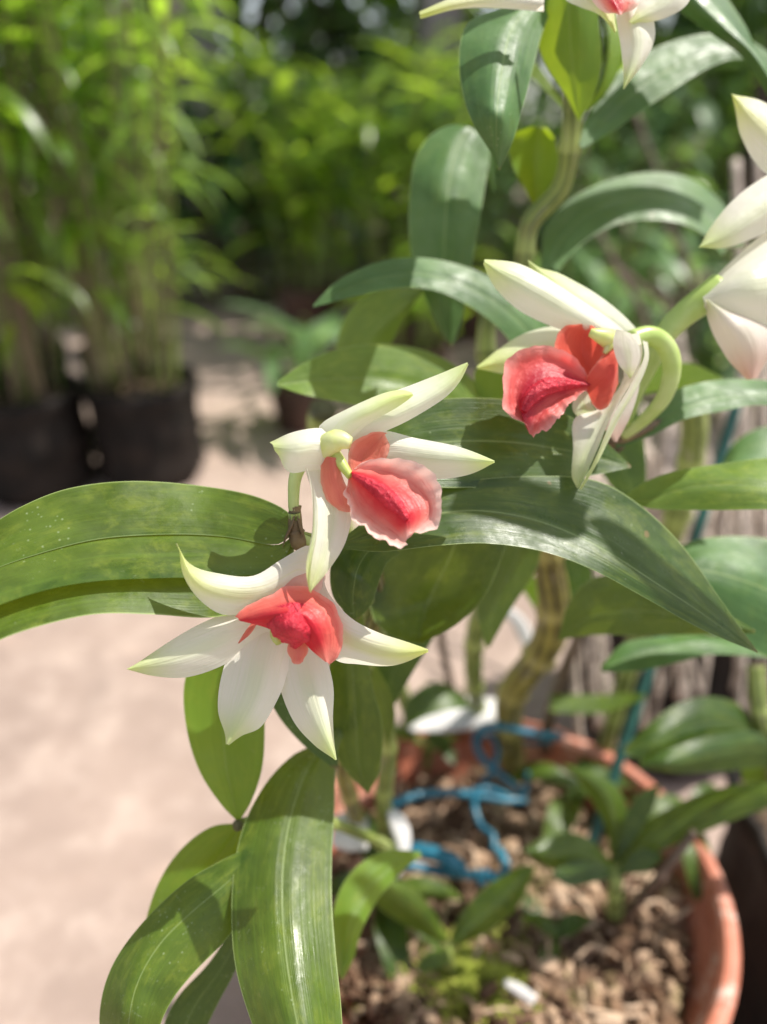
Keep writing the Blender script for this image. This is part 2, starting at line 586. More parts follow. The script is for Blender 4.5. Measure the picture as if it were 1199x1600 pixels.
def cane_mat(name, a, b, c_):
    s = NT(name)
    au, av = s.attr('au'), s.attr('av')
    cs = s.math('COSINE', s.math('MULTIPLY', au, 6.2832 * 8))
    wn = s.noise(60.0, None, 4, 0.6)
    st = s.math('ADD', s.math('MULTIPLY', cs, 0.17), wn)
    c = s.mix(s.ramp(st, 0.25, 0.72), a, b)
    ph = s.attr('rnd')
    band = s.math('MAXIMUM', s.ramp(ph, 0.0, 0.045, 1, 0), s.ramp(ph, 0.975, 1.0, 0, 1))
    pale = s.math('MULTIPLY', s.ramp(ph, 0.03, 0.08, 0, 1), s.ramp(ph, 0.1, 0.35, 0.5, 0))
    c = s.mix(pale, c, tuple(min(1, q * 1.6 + 0.05) for q in b))
    pap = s.noise(1.0, s.comb(s.math('MULTIPLY', au, 9.0), s.math('MULTIPLY', av, 26.0)), 5, 0.7, 0.8)
    c = s.mix(s.ramp(pap, 0.56, 0.64, 0, 0.55), c, (0.42, 0.38, 0.28))
    c = s.mix(s.math('MULTIPLY', band, 0.85), c, tuple(q * 0.5 for q in c_))
    c = s.mix(s.ramp(s.noise(45.0, None, 4), 0.55, 0.75, 0, 0.7), c, c_)
    s.put(c, 0.5, s.bump(st, 0.001, 0.6))
    return s.m


M['cane'] = cane_mat('striped_cane', (0.06, 0.055, 0.012), (0.26, 0.235, 0.05), (0.13, 0.08, 0.02))
M['cane_green'] = cane_mat('green_cane', (0.10, 0.14, 0.03), (0.26, 0.32, 0.07), (0.16, 0.12, 0.04))
M['cane_brown'] = cane_mat('brown_stick', (0.07, 0.045, 0.035), (0.14, 0.09, 0.06), (0.2, 0.15, 0.1))
M['cane_grey'] = cane_mat('pale_dry_cane', (0.26, 0.20, 0.16), (0.52, 0.43, 0.36), (0.36, 0.28, 0.2))
M['bg_stem'] = cane_mat('upright_stem', (0.11, 0.08, 0.045), (0.24, 0.165, 0.11), (0.12, 0.14, 0.04))
M['teal'] = simple('teal_stake', (0.01, 0.06, 0.05), (0.025, 0.12, 0.10), 40.0, 0.4)
M['tie'] = simple('blue_tie', (0.005, 0.085, 0.14), (0.02, 0.17, 0.25), 60.0, 0.35)
M['white_tag'] = simple('white_plastic', (0.62, 0.60, 0.58), (0.80, 0.78, 0.76), 60.0, 0.35, trans=(0.7, 0.7, 0.7), fac=0.2)
M['bag'] = simple('black_bag', (0.006, 0.005, 0.0045), (0.022, 0.016, 0.013), 25.0, 0.65, 0.004, 40.0, **{'Specular IOR Level': 0.2})
M['soil'] = simple('soil', (0.05, 0.03, 0.018), (0.13, 0.085, 0.05), 90.0, 0.9, 0.006, 120.0)
M['post'] = simple('dark_timber', (0.04, 0.026, 0.02), (0.13, 0.085, 0.065), 12.0, 0.8, 0.006, 40.0)
M['moss'] = simple('moss', (0.22, 0.28, 0.03), (0.50, 0.52, 0.10), 160.0, 0.9, trans=(0.4, 0.5, 0.05), fac=0.3)
M['trunk_grey'] = simple('grey_bark', (0.16, 0.14, 0.125), (0.36, 0.33, 0.30), 14.0, 0.9, 0.01, 30.0)
M['trunk'] = simple('tree_bark', (0.06, 0.045, 0.03), (0.16, 0.12, 0.09), 12.0, 0.9, 0.01, 30.0)


def terracotta():
    s = NT('terracotta_plastic')
    c = s.mix(s.ramp(s.noise(28.0, None, 5, 0.65), 0.35, 0.7), (0.40, 0.125, 0.07), (0.54, 0.20, 0.125))
    c = s.mix(s.ramp(s.noise(30.0, None, 6, 0.75), 0.5, 0.72, 0, 0.7), c, (0.66, 0.46, 0.37))
    c = s.mix(s.ramp(s.noise(150.0, None, 3), 0.6, 0.75, 0, 0.35), c, (0.22, 0.10, 0.06))
    g = s.N('ShaderNodeTexCoord').outputs['Object']
    c = s.mix(s.ramp(s.noise(70.0, None, 6, 0.8, 0.6), 0.54, 0.66, 0, 0.6), c, (0.72, 0.62, 0.54))
    c = s.mix(s.ramp(s.noise(45.0, None, 5, 0.75, 1.0), 0.60, 0.70, 0, 0.6), c, (0.13, 0.10, 0.05))
    s.put(c, 0.6, s.bump(s.noise(220.0, None, 4), 0.0008, 0.7))
    return s.m


M['pot'] = terracotta()


def bark():
    s = NT('bark_chips')
    cr = s.N('ShaderNodeValToRGB')
    el = cr.color_ramp.elements
    el[0].color = (0.09, 0.045, 0.025, 1)
    el[1].color = (0.60, 0.44, 0.31, 1)
    for p, c in ((0.3, (0.22, 0.125, 0.07)), (0.6, (0.42, 0.28, 0.18)), (0.8, (0.54, 0.37, 0.25))):
        el.new(p).color = (*c, 1)
    s.L(s.attr('rnd'), cr.inputs[0])
    c = s.mix(s.ramp(s.noise(140.0, None, 5, 0.7), 0.45, 0.7, 0, 0.6), cr.outputs[0], (0.16, 0.09, 0.05))
    c = s.mix(s.ramp(s.noise(38.0, None, 4, 0.6), 0.54, 0.72, 0, 0.6), c, (0.15, 0.16, 0.04))
    c = s.mix(s.ramp(s.noise(24.0, None, 3, 0.6), 0.58, 0.74, 0, 0.7), c, (0.05, 0.03, 0.02))
    s.put(c, 0.85, s.bump(s.noise(300.0, None, 5, 0.7), 0.002, 0.9))
    return s.m


M['bark'] = bark()


def ground():
    s = NT('pinkish_concrete')
    a = s.noise(3.0, None, 6, 0.65)
    b = s.noise(22.0, None, 6, 0.7)
    d = s.noise(160.0, None, 4, 0.7)
    c = s.mix(s.ramp(a, 0.35, 0.68), (0.27, 0.20, 0.168), (0.37, 0.275, 0.23))
    c = s.mix(s.ramp(b, 0.42, 0.72, 0, 0.75), c, (0.48, 0.375, 0.32))
    c = s.mix(s.ramp(s.noise(11.0, None, 5, 0.6), 0.55, 0.75, 0, 0.6), c, (0.40, 0.27, 0.21))
    c = s.mix(s.ramp(d, 0.62, 0.78, 0, 0.5), c, (0.30, 0.22, 0.17))
    h = s.math('ADD', b, s.math('MULTIPLY', d, 0.4))
    c = s.mix(s.ramp(s.noise(60.0, None, 5, 0.75), 0.58, 0.70, 0, 0.55), c, (0.30, 0.21, 0.17))
    c = s.mix(s.ramp(s.noise(5.0, None, 5, 0.7), 0.56, 0.70, 0, 0.4), c, (0.27, 0.21, 0.18))
    s.put(c, 0.85, s.bump(h, 0.004, 0.5))
    return s.m


M['ground'] = ground()

# ---------------------------------------------------------------- setting
g = MB()
xs = np.linspace(-3000, 3000, 41)
gg = np.stack(np.meshgrid(xs, xs, indexing='ij'), -1)
gg = np.concatenate([gg, np.zeros((*gg.shape[:2], 1))], 2)
g.grid(gg.transpose(1, 0, 2), 0, 0)
tag(g.build('ground', M['ground'], smooth=False), kind='structure')


# ---------------------------------------------------------------- pots and grow bags
def make_bag(c, r, h, label, group, plastic=False, seed=0):
    o = empty('grow_bag', (c[0], c[1], 0))
    tag(o, label, 'grow bag', group)
    rr = np.random.default_rng(seed + 100)
    ph = rr.uniform(0, 6.28, 6)

    def wob(th, z):
        k = z / h
        return 1 + 0.025 * np.sin(3 * th + ph[0]) + 0.03 * np.sin(7 * th + ph[1] + 3 * k) + 0.02 * np.sin(15 * th + ph[2] - 4 * k) + 0.01 * math.sin(k * 9 + ph[3])
    b = MB()
    prof = [(0.1, 0.1), (r * 0.86, 0.1), (r * 0.93, 1.0)] + [(r * (0.96 + 0.025 * math.sin(i * 1.7)), h * i / 9) for i in range(1, 9)] + [(r * 1.04, h), (r * 0.99, h + 0.15), (r * 0.95, h - 0.4), (r * 0.94, h - 2.6)]
    b.lathe(prof, (c[0], c[1], 0), 44, wob)
    b.build('bag_wall', M['bag'], o)
    s = MB()
    s.lathe([(0.05, h - 1.6), (r * 0.5, h - 1.7), (r * 0.97, h - 2.1)], (c[0], c[1], 0), 30, wob)
    for _ in range(60):
        a, q = rng.uniform(0, 6.28), r * 0.88 * math.sqrt(rng.random())
        s.blob((c[0] + q * math.cos(a), c[1] + q * math.sin(a), h - 1.8 + rng.uniform(0, 0.5)), (rng.uniform(0.4, 0.9), rng.uniform(0.3, 0.7), 0.4), sub=4)
    s.build('soil', M['soil'], o)
    return o


def cane_plant(c, h, nst, spread, mat, stem_m, L=9, W=2.0, lean=0.16, leafy=(0.35, 1.0), droop=1.0, dens=1.0, label='', group=None, name='bagged_plant', stemr=0.35, base_z=17, up=0.6):
    o = empty(name, (c[0], c[1], base_z))
    tag(o, label, 'plant', group)
    lv = MB()
    for i in range(nst):
        a = rng.uniform(0, 6.28)
        q = spread * math.sqrt(rng.random())
        b = np.array([c[0] + q * math.cos(a), c[1] + q * math.sin(a), base_z - 1.0])
        a2 = a + rng.normal() * 0.6
        hh = h * rng.uniform(0.7, 1.1)
        ln = lean * rng.uniform(0.3, 1.6) * hh
        top = b + np.array([math.cos(a2) * ln, math.sin(a2) * ln, hh])
        midp = (b + top) / 2 + np.array([-math.cos(a2) * ln * 0.15, -math.sin(a2) * ln * 0.15, hh * 0.06])
        st = MB()
        st.tube([b, midp, top], [stemr, stemr * 0.9, stemr * 0.5], 7, 14, nodes=int(hh / 4) + 1)
        st.build('stem', stem_m if rng.random() < 0.55 else M['cane_green'], o)
        cv = crs([b, midp, top], 60)
        n = max(3, int(hh * (leafy[1] - leafy[0]) / 2.3 * dens))
        for j in range(n):
            t = leafy[0] + (leafy[1] - leafy[0]) * ((j + rng.random() * 0.6) / n) ** 0.7
            p = cv[min(59, int(t * 59))]
            aa = a2 + j * 2.6 + rng.normal() * 0.5
            lv.blade(p, (math.cos(aa), math.sin(aa), up + rng.normal() * 0.25), L * rng.uniform(0.6, 1.2), W * rng.uniform(0.7, 1.2), droop * rng.uniform(0.5, 1.6), 6, twist=rng.normal() * 0.3)
    lv.build('foliage', mat, o)
    return o


GB = 'black grow bags by the path'
GP = 'upright plants in the black grow bags'
left = [(-33.5, 98, 7.6, 14.5), (-48.5, 94, 7.8, 14.5), (-65, 97, 7.6, 14.5), (-40, 114, 7.6, 14.5), (-57, 112, 7.6, 14.5)]
bl = ['black grow bag on the path edge, the one nearest the open path', 'black grow bag in front, left of the one at the path edge',
      'black grow bag cut by the left edge of the picture', 'black grow bag behind the bag nearest the path', 'black grow bag in the second row, at the far left']
pl = ['tall leafy plant with brown stems rising from the bag nearest the path', 'tall leafy plant in the second grow bag from the path',
      'tall leafy plant in the grow bag at the left edge', 'tall leafy plant behind the plant nearest the path', 'tall leafy plant in the back row at the far left']
for i, (x, y, r, h) in enumerate(left):
    make_bag((x, y), r, h, bl[i], GB, seed=i)
    cane_plant((x, y), 64, 24, 6.0, M['bg_cane'], M['bg_stem'], 10.5, 1.7, 0.13, (0.2, 1.02), 1.3, 0.55, pl[i], GP, 'leafy_plant', 0.26, 13.5)


def clay_pot(c, r, h, label, mat=None, name='plant_pot', group=None, z0=0.0):
    o = empty(name, (c[0], c[1], z0))
    tag(o, label, 'pot', group)
    b = MB()
    rb = r * 0.76
    wall = [(0.1, 0.05), (rb - 0.3, 0.05), (rb, 0.3), (r * 0.93, h - 2.2), (r * 0.945, h - 2.0), (r * 0.99, h - 1.95), (r, h - 1.7), (r, h - 0.25), (r - 0.14, h - 0.04), (r - 0.4, h),
            (r - 0.62, h - 0.06), (r - 0.76, h - 0.3), (r - 0.80, h - 1.8), (r * 0.90 - 0.6, h - 3.5), (rb - 0.6, 0.9), (0.1, 0.9)]
    fine = []
    for a, b_ in zip(wall[:-1], wall[1:]):
        fine += [a, (a[0] * 0.97 + b_[0] * 0.03, a[1] * 0.97 + b_[1] * 0.03), (a[0] * 0.03 + b_[0] * 0.97, a[1] * 0.03 + b_[1] * 0.97)]
    fine.append(wall[-1])
    b.lathe(fine, (c[0], c[1], z0), 96)
    b.build('pot_wall', mat or M['pot'], o)
    return o


def soil_in(o, c, r, z):
    s = MB()
    s.lathe([(0.05, z + 0.2), (r * 0.6, z + 0.1), (r, z - 0.3)], (c[0], c[1], 0), 30)
    s.build('soil', M['soil'], o)


M['pot_dark'] = simple('dark_pot', (0.035, 0.018, 0.012), (0.10, 0.045, 0.03), 20.0, 0.6)
mids = [
    # x, y, pot r, pot h, plant h, stems, mat, L, W, label plant, label pot
    (-14.0, 117, 5.0, 8, 13, 7, 'bg_grey', 14, 3.4, 'low plant with drooping grey-green leaves at the path side', 'small dark brown pot standing at the path side'),
    (-17, 172, 7.5, 13, 46, 9, 'bg_lush', 14, 3.4, 'yellow-green plant behind the low drooping one', 'dark pot under the yellow-green plant nearest the path'),
    (1, 166, 7.5, 13, 50, 10, 'bg_lush', 12, 2.6, 'tall bright yellow-green plant in the middle distance', 'dark pot under the tall bright yellow-green plant'),
    (20, 176, 7.5, 13, 44, 8, 'bg_grey', 13, 3.2, 'grey-green plant beside the tall bright yellow-green one', 'dark pot under the grey-green plant in the middle distance'),
    (6, 132, 6.0, 10, 20, 6, 'bg_lush', 12, 3.0, 'short yellow-green plant behind the orchid leaves', 'small dark pot behind the orchid leaves'),
]
for i, (x, y, r, h, ph, ns, mt, L, W, lp, lq) in enumerate(mids):
    o = clay_pot((x, y), r, h, lq, M['pot_dark'], group='dark pots in the middle distance')
    soil_in(o, (x, y), r * 0.86, h - 1.2)
    cane_plant((x, y), ph, ns, r * 0.6, M[mt], M['cane_green'], L, W, 0.30, (0.2, 1.0), 0.8, 0.9, lp, 'potted plants in the middle distance', 'leafy_plant', 0.3, h - 1)

# further row across the path and at the right
rows = [(-88, 190, 60), (-66, 205, 66), (-44, 215, 60), (-27, 226, 62), (-6, 214, 56), (14, 222, 66), (36, 205, 60), (58, 190, 58), (80, 215, 62), (104, 200, 60)]
words_ = ['far left of the back row', 'second from the left in the back row', 'third from the left in the back row', 'straight behind the path', 'just right of the path end',
          'behind the tall bright yellow-green plant', 'back row, left of the dark post', 'nearest left of the dark post', 'behind the dark post', 'right of the dark post']
for i, (x, y, h) in enumerate(rows):
    cane_plant((x, y), h, 9, 8, M[['bg_cane', 'bg_grey', 'bg_dark'][i % 3]], M['bg_stem'], 15, 3.6, 0.2, (0.05, 1.0), 1.3, 1.0,
               'bushy long-leaved plant, ' + words_[i], 'bushy plants in the back row', 'bushy_plant', 0.5, 1.0)

rp = [(34, 112, 30, 8, 'bg_grey', 'low grey-green plant seen between the orchid stems'), (56, 122, 34, 8, 'bg_grey', 'grey-green plant at the right in front of the dark post'),
      (78, 118, 34, 8, 'bg_dark', 'dark green plant cut by the right edge'), (44, 150, 40, 9, 'bg_dark', 'dark green plant behind the low grey-green one')]
for i, (x, y, h, ns, mt, lb) in enumerate(rp):
    cane_plant((x, y), h, ns, 6, M[mt], M['bg_stem'], 13, 3.4, 0.25, (0.1, 1.0), 1.4, 0.8, lb, 'plants behind the orchid', 'leafy_plant', 0.4, 1.0)

# dark timber post
o = MB()
px, py = 84, 172
for k in range(1):
    n = 24
    g0 = []
    for z in np.linspace(0, 58, 14):
        th = np.linspace(0, 2 * math.pi, n, endpoint=False)
        rr = 8.5 * (1 + 0.04 * np.sin(5 * th + z * 0.05) + 0.03 * np.sin(11 * th)) * (1.08 - 0.0014 * z)
        g0.append(np.stack([px + rr * np.cos(th), py + rr * np.sin(th), np.full(n, z)], 1))
    b0 = o.n
    o.grid(np.array(g0), 0, 0, wrap=True)
    o.f.append(tuple(b0 + 13 * n + j for j in range(n)))
tag(o.build('wooden_post', M['post']), 'thick dark brown timber post standing among the plants', 'post')


def bush(c, h, r, n, mat, label, group, L=13, W=4.5):
    o = empty('bush', (c[0], c[1], 0))
    tag(o, label, 'bush', group)
    t = MB()
    for k in range(5):
        a = rng.uniform(0, 6.28)
        t.tube([(c[0], c[1], -1), (c[0] + r * 0.2 * math.cos(a), c[1] + r * 0.2 * math.sin(a), h * 0.35), (c[0] + r * 0.6 * math.cos(a), c[1] + r * 0.6 * math.sin(a), h * 0.85)], [2.2, 1.4, 0.4], 7, 12)
    t.build('trunk', M['trunk'], o)
    lv = MB()
    cl = [(c[0] + rng.normal() * r * 0.45, c[1] + rng.normal() * r * 0.4, h * rng.uniform(0.06, 0.97)) for _ in range(26)]
    for k in range(n):
        q = cl[rng.integers(len(cl))]
        p = np.array(q) + rng.normal(size=3) * r * 0.22
        p[2] = max(2, p[2])
        a = rng.uniform(0, 6.28)
        lv.blade(p, (math.cos(a), math.sin(a), rng.normal() * 0.5), L * rng.uniform(0.6, 1.2), W * rng.uniform(0.7, 1.2), rng.uniform(0.2, 1.4), 4)
    lv.build('foliage', mat, o)


bx = [(-150, 300, 150, 55), (-85, 320, 175, 55), (-30, 300, 150, 48), (28, 330, 185, 55), (85, 300, 150, 50), (140, 330, 170, 55), (200, 300, 160, 55), (-215, 320, 170, 55)]
bw = ['behind the left grow bags', 'left of the path line', 'straight beyond the path', 'tallest, behind the yellow-green plants', 'behind the dark post', 'right behind the post', 'at the far right', 'at the far left']
for i, (x, y, h, r) in enumerate(bx):
    bush((x, y), h, r, 1700, M['bg_dark' if i % 2 == 0 else 'bg_cane'], 'dense dark bush ' + bw[i], 'bushes behind the nursery')

for i, (x, y, r, lb) in enumerate([(14, 262, 6.5, 'grey tree trunk rising behind the tall bright yellow-green plant'), (-58, 255, 7, 'grey tree trunk rising between the left bags and the path'),
                                   (36, 268, 5, 'thinner grey tree trunk seen beside the hanging dark leaf'), (112, 240, 7, 'grey tree trunk behind the flowers at the right edge')]):
    o = empty('tree', (x, y, 0))
    tag(o, lb, 'tree', 'grey trunked trees behind the nursery')
    b = MB()
    b.tube([(x, y, -2), (x + 3, y, 90), (x - 4, y + 5, 190), (x + 6, y + 8, 300)], [r * 1.2, r, r * 0.85, r * 0.5], 16, 40, ridge=0.03)
    b.build('trunk', M['trunk_grey'], o)
    lv = MB()
    for k in range(350):
        p = np.array([x, y + 8, 250]) + rng.normal(size=3) * (35, 30, 28)
        a = rng.uniform(0, 6.28)
        lv.blade(p, (math.cos(a), math.sin(a), 0.1), rng.uniform(8, 14), rng.uniform(3, 6), 0.8, 3)
    lv.build('crown', M['bg_cane'], o)

# thin dry stems at the right
o = MB()
for k in range(26):
    u0 = rng.uniform(905, 1230)
    dd = rng.uniform(40, 50)
    p0 = P(u0, rng.uniform(1080, 1180), dd)
    p1 = P(u0 + rng.normal() * 45, rng.uniform(600, 800), dd + rng.uniform(-2, 3))
    o.tube([p0, (p0 + p1) / 2 + rng.normal(size=3) * 0.8, p1], rng.uniform(0.09, 0.22), 6, 16, nodes=5)
tag(o.build('dry_stems', M['cane_grey']), 'tangle of thin dry stems between the orchid and the bag at the right', 'dry stems', kind='stuff')

# bare brown twigs behind the orchid
o = MB()
for pts in ([(935, 360, 62), (965, 420, 62), (1000, 480, 62), (1030, 560, 61)], [(985, 150, 66), (1005, 210, 66), (1028, 270, 66)], [(1040, 350, 64), (1070, 400, 64), (1090, 470, 64)], [(965, 420, 62), (1005, 450, 63), (1060, 520, 63), (1110, 900, 60)]):
    o.tube([P(*q) for q in pts], 0.22, 7, 20, nodes=4)
tag(o.build('dry_twigs', M['cane_brown']), 'thin bare brown twigs in the gap behind the right flowers', 'twigs')

# far undergrowth: uncountable mass closing the view
u = MB()
for k in range(7000):
    a = rng.uniform(-1.35, 1.35)
    q = rng.uniform(430, 520)
    p = (q * math.sin(a) * 1.3, q * math.cos(a) + 20, rng.uniform(0, 330) * rng.uniform(0.5, 1))
    aa = rng.uniform(0, 6.28)
    u.blade(p, (math.cos(aa), math.sin(aa), rng.normal() * 0.5), rng.uniform(16, 34), rng.uniform(8, 15), 0.8, 3)
tag(u.build('undergrowth', M['bg_dark']), 'dark mass of far-off leaves closing the view behind the nursery', 'undergrowth', kind='stuff')


# out-of-view tree added so its crown dapples the back of the yard with shade
def added_shade_tree(c, H, centre, rad, n, label):
    o = empty('added_shade_tree', (c[0], c[1], 0))
    tag(o, label, 'tree')
    t = MB()
    t.tube([(c[0], c[1], -2), (c[0] + 3, c[1], H * 0.4), (c[0] - 5, c[1] - 8, H * 0.75)], [11, 8, 5], 12, 20)
    t.build('trunk', M['trunk'], o)
    lv = MB()
    lim = MB()
    cl = []
    for k in range(34):
        a = rng.uniform(0, 6.28)
        q = math.sqrt(rng.random())
        p = np.array([centre[0] + rad[0] * q * math.cos(a), centre[1] + rad[1] * q * math.sin(a), centre[2] + rng.uniform(-1, 1) * rad[2]])
        cl.append(p)
        b0 = np.array([c[0] - 5, c[1] - 8, H * 0.75])
        lim.tube([b0, (b0 + p) / 2 + (0, 0, 10), p], [3.0, 1.8, 0.6], 6, 12)
    lim.build('limbs', M['trunk'], o)
    for k in range(n):
        p = cl[rng.integers(len(cl))] + rng.normal(size=3) * (22, 22, 12)
        a = rng.uniform(0, 6.28)
        lv.blade(p, (math.cos(a), math.sin(a), rng.normal() * 0.3), rng.uniform(9, 15), rng.uniform(4, 7), 0.8, 3)
    lv.build('crown', M['bg_cane'], o)


added_shade_tree((330, 450), 330, (150, 350, 330), (190, 150, 40), 2100, 'unseen tall tree, added so its leafy crown shades the back of the nursery')

# ---------------------------------------------------------------- right hand bags
make_bag((24, 49), 8.3, 16, 'dark crumpled grow bag behind the terracotta pot at the right', GB, seed=11)
o = empty('dry_cane_bunch', (24, 49, 14))
tag(o, 'bunch of pale bare dry canes standing in the bag behind the orchid', 'dry plant')
cn = [((1010, 640), (985, 760), (1000, 900)), ((1050, 640), (1040, 760), (1050, 900)), ((985, 650), (1020, 760), (1030, 900)), ((1075, 700), (1060, 800), (1070, 930)),
      ((1100, 640), (1105, 780), (1095, 930)), ((1135, 620), (1130, 780), (1120, 930)), ((1165, 600), (1160, 780), (1150, 930)), ((1190, 620), (1190, 780), (1180, 930)),
      ((1150, 250), (1160, 480), (1170, 900)), ((1185, 240), (1190, 480), (1195, 900)), ((1215, 240), (1215, 480), (1215, 900)), ((1060, 520), (1075, 640), (1090, 900))]
for k, (a, b, c_) in enumerate(cn):
    t = MB()
    d0 = 50 + (k % 4) * 2.0
    pts = [P(*c_, d0), P(*b, d0 + 1), P(*a, d0 + 2)]
    t.tube(pts, np.array([0.75, 0.75, 0.45]) * (1.0 if k < 4 else 0.55), 8, 22, nodes=7)
    t.build('cane', M['cane_grey'], o)
make_bag((25.5, 24.5), 7.6, 15.5, 'dark grow bag touching the right side of the terracotta pot', GB, seed=12)

# ---------------------------------------------------------------- terracotta pot
PC = (5.4, 21.9)
PR = 9.95
PH = 16.0
clay_pot(PC, PR, PH, 'round terracotta coloured pot holding the flowering orchid', name='terracotta_pot')
s = MB()
s.lathe([(0.05, PH - 3.0), (PR * 0.5, PH - 3.0), (PR - 1.2, PH - 3.4)], (PC[0], PC[1], 0), 40)
for k in range(2600):
    a, q = rng.uniform(0, 6.28), (PR - 1.6) * math.sqrt(rng.random())
    x, y = PC[0] + q * math.cos(a), PC[1] + q * math.sin(a)
    hgt = 0.55 * math.sin(x * 0.9 + 1) + 0.45 * math.cos(y * 0.8)
    sz = 0.13 + 0.45 * rng.random() ** 2.4
    s.blob((x, y, PH - 2.7 + hgt * 0.8 + rng.uniform(-0.3, 0.3)), (sz * rng.uniform(1, 1.5), sz * rng.uniform(0.5, 0.9), sz * rng.uniform(0.35, 0.7)), sub=5, rough=0.34)
for k in range(34):      # larger bark slabs
    a, q = rng.uniform(0, 6.28), (PR - 2.4) * math.sqrt(rng.random())
    s.blob((PC[0] + q * math.cos(a), PC[1] + q * math.sin(a), PH - 2.2 + rng.uniform(-0.2, 0.3)), (rng.uniform(0.5, 0.95), rng.uniform(0.3, 0.55), rng.uniform(0.12, 0.3)), sub=8, rough=0.16)
for k in range(22):      # roots creeping over the bark
    a, q = rng.uniform(0, 6.28), (PR - 3.5) * math.sqrt(rng.random())
    p = np.array([PC[0] + q * math.cos(a), PC[1] + q * math.sin(a), PH - 1.95])
    pts = [p]
    for j in range(4):
        a += rng.normal() * 0.7
        p = p + np.array([math.cos(a), math.sin(a), rng.normal() * 0.12]) * 0.8
        pts.append(p)
    s.tube(pts, [0.11, 0.10, 0.08], 7, 18, rnd=0.97)
for k in range(120):
    a, q = rng.uniform(0, 6.28), (PR - 2.2) * math.sqrt(rng.random())
    x, y = PC[0] + q * math.cos(a), PC[1] + q * math.sin(a)
    a, ln = rng.uniform(0, 6.28), rng.uniform(0.6, 1.6)
    z = PH - 2.0 + rng.uniform(-0.3, 0.25)
    s.tube([(x, y, z), (x + ln * 0.5 * math.cos(a), y + ln * 0.5 * math.sin(a), z + rng.uniform(0, 0.3)), (x + ln * math.cos(a + 0.4), y + ln * math.sin(a + 0.4), z - 0.1)], rng.uniform(0.04, 0.13), 6, 8, rnd=rng.random())
tag(s.build('bark_chips', M['bark'], smooth=True), 'brown and beige bark chips filling the terracotta pot', 'bark chips', kind='stuff')

# moss tuft
s = MB()
mc = G(735, 1530, PH - 2.2)
for k in range(1500):
    a, q = rng.uniform(0, 6.28), abs(rng.normal()) * 1.15
    p = mc + np.array([q * 1.3 * math.cos(a), q * math.sin(a), 0.35 - q * 0.12 + 0.3 * math.sin(a * 3 + q * 2)])
    s.blade(p, (rng.normal(), rng.normal(), 1.3), rng.uniform(0.2, 0.55), 0.10, 0.6, 3)
tag(s.build('moss_tuft', M['moss']), 'yellow-green tuft of moss on the bark near the pot front', 'moss', kind='stuff')

# ---------------------------------------------------------------- the orchid
ORB = G(805, 1200, PH - 3)
orchid = empty('orchid_plant', ORB)
tag(orchid, 'flowering orchid with arching green leaves and white and coral blooms', 'orchid')


def leaf(curves, D, mat='leaf', parent=None, n=34, m=7, aus=None, cup=0.0, crease=0.0, shift=None, gpos=(0.5,), m2=None, groove=0.035, label=None, wav=0.0, name='leaf'):
    b = MB()
    loft(b, curves, D, n, m2 or m, aus, cup, groove, crease, gpos=gpos, rnd=rng.random(), wav=wav, rph=rng.uniform(0, 6))
    if shift is not None:
        b.v = [x + np.asarray(shift) for x in b.v]
    o = b.build(name, M[mat], parent or orchid)
    if label:
        o['label'] = label
    return o


def cane(pts, rad, mat='cane', nodes=5, name='cane', parent=None, n=None):
    b = MB()
    b.tube([P(*p) for p in pts], rad, 32, n or max(60, 10 * len(pts)), nodes=nodes, ridge=0.05)
    return b.build(name, M[mat], parent or orchid)


def gd(u_, v_, z):
    q = G(u_, v_, z)
    return float((q - _c) @ _f)


zb = PH - 3.2
# canes
cane([(805, 1215, gd(805, 1215, zb)), (797, 1150, 37.5), (800, 1085, 34.5), (852, 1010, 31), (866, 950, 29), (856, 870, 27), (850, 800, 25.5), (880, 740, 24), (960, 690, 21.5)], [0.62, 0.62, 0.6, 0.62, 0.62, 0.55, 0.45, 0.3], 'cane', 8)
cane([(757, 1150, gd(757, 1150, zb)), (742, 1075, 36), (742, 1000, 33), (760, 930, 31), (785, 860, 29), (778, 700, 27), (760, 560, 26), (768, 480, 25.5), (815, 420, 25), (828, 350, 24.5), (878, 290, 24), (893, 200, 23), (895, 90, 22), (905, -40, 21), (915, -260, 19), (900, -520, 17)],
     [0.4, 0.4, 0.38, 0.38, 0.4, 0.4, 0.36, 0.32, 0.31, 0.3, 0.29, 0.26, 0.24], 'cane_green', 13)
cane([(605, 1330, gd(605, 1330, zb)), (600, 1250, 30), (607, 1170, 27), (590, 1090, 24.5), (572, 1010, 22.5), (575, 930, 20.5), (560, 880, 19), (510, 850, 18), (466, 836, 17.2), (462, 820, 17), (460, 800, 16.9)],
     [0.3, 0.34, 0.34, 0.32, 0.3, 0.28, 0.2, 0.17, 0.14, 0.12], 'cane_green', 8)
cane([(575, 1330, gd(575, 1330, zb)), (545, 1240, 27), (535, 1180, 24), (560, 1060, 22), (590, 930, 21), (575, 860, 20)], [0.3, 0.3, 0.28, 0.25, 0.2], 'cane', 6)
cane([(850, 1190, gd(850, 1190, zb)), (860, 1120, 38), (885, 1040, 36), (905, 990, 35), (915, 930, 34)], [0.32, 0.32, 0.3, 0.26, 0.2], 'cane_brown', 4)
cane([(715, 1120, 42), (700, 1050, 40), (690, 1000, 38), (690, 950, 36)], [0.22, 0.2, 0.2, 0.15], 'cane_brown', 3)
cane([(370, 1290, 19.5), (450, 1270, 21.5), (530, 1290, 25), (600, 1320, 29), (640, 1345, gd(640, 1345, zb))], [0.12, 0.16, 0.2, 0.24, 0.28], 'cane_green', 4)
cane([(505, 640, 26), (500, 680, 27), (520, 780, 29), (600, 1000, 35), (660, 1180, gd(660, 1180, zb))], [0.42, 0.4, 0.38, 0.35, 0.3], 'cane_green', 5)
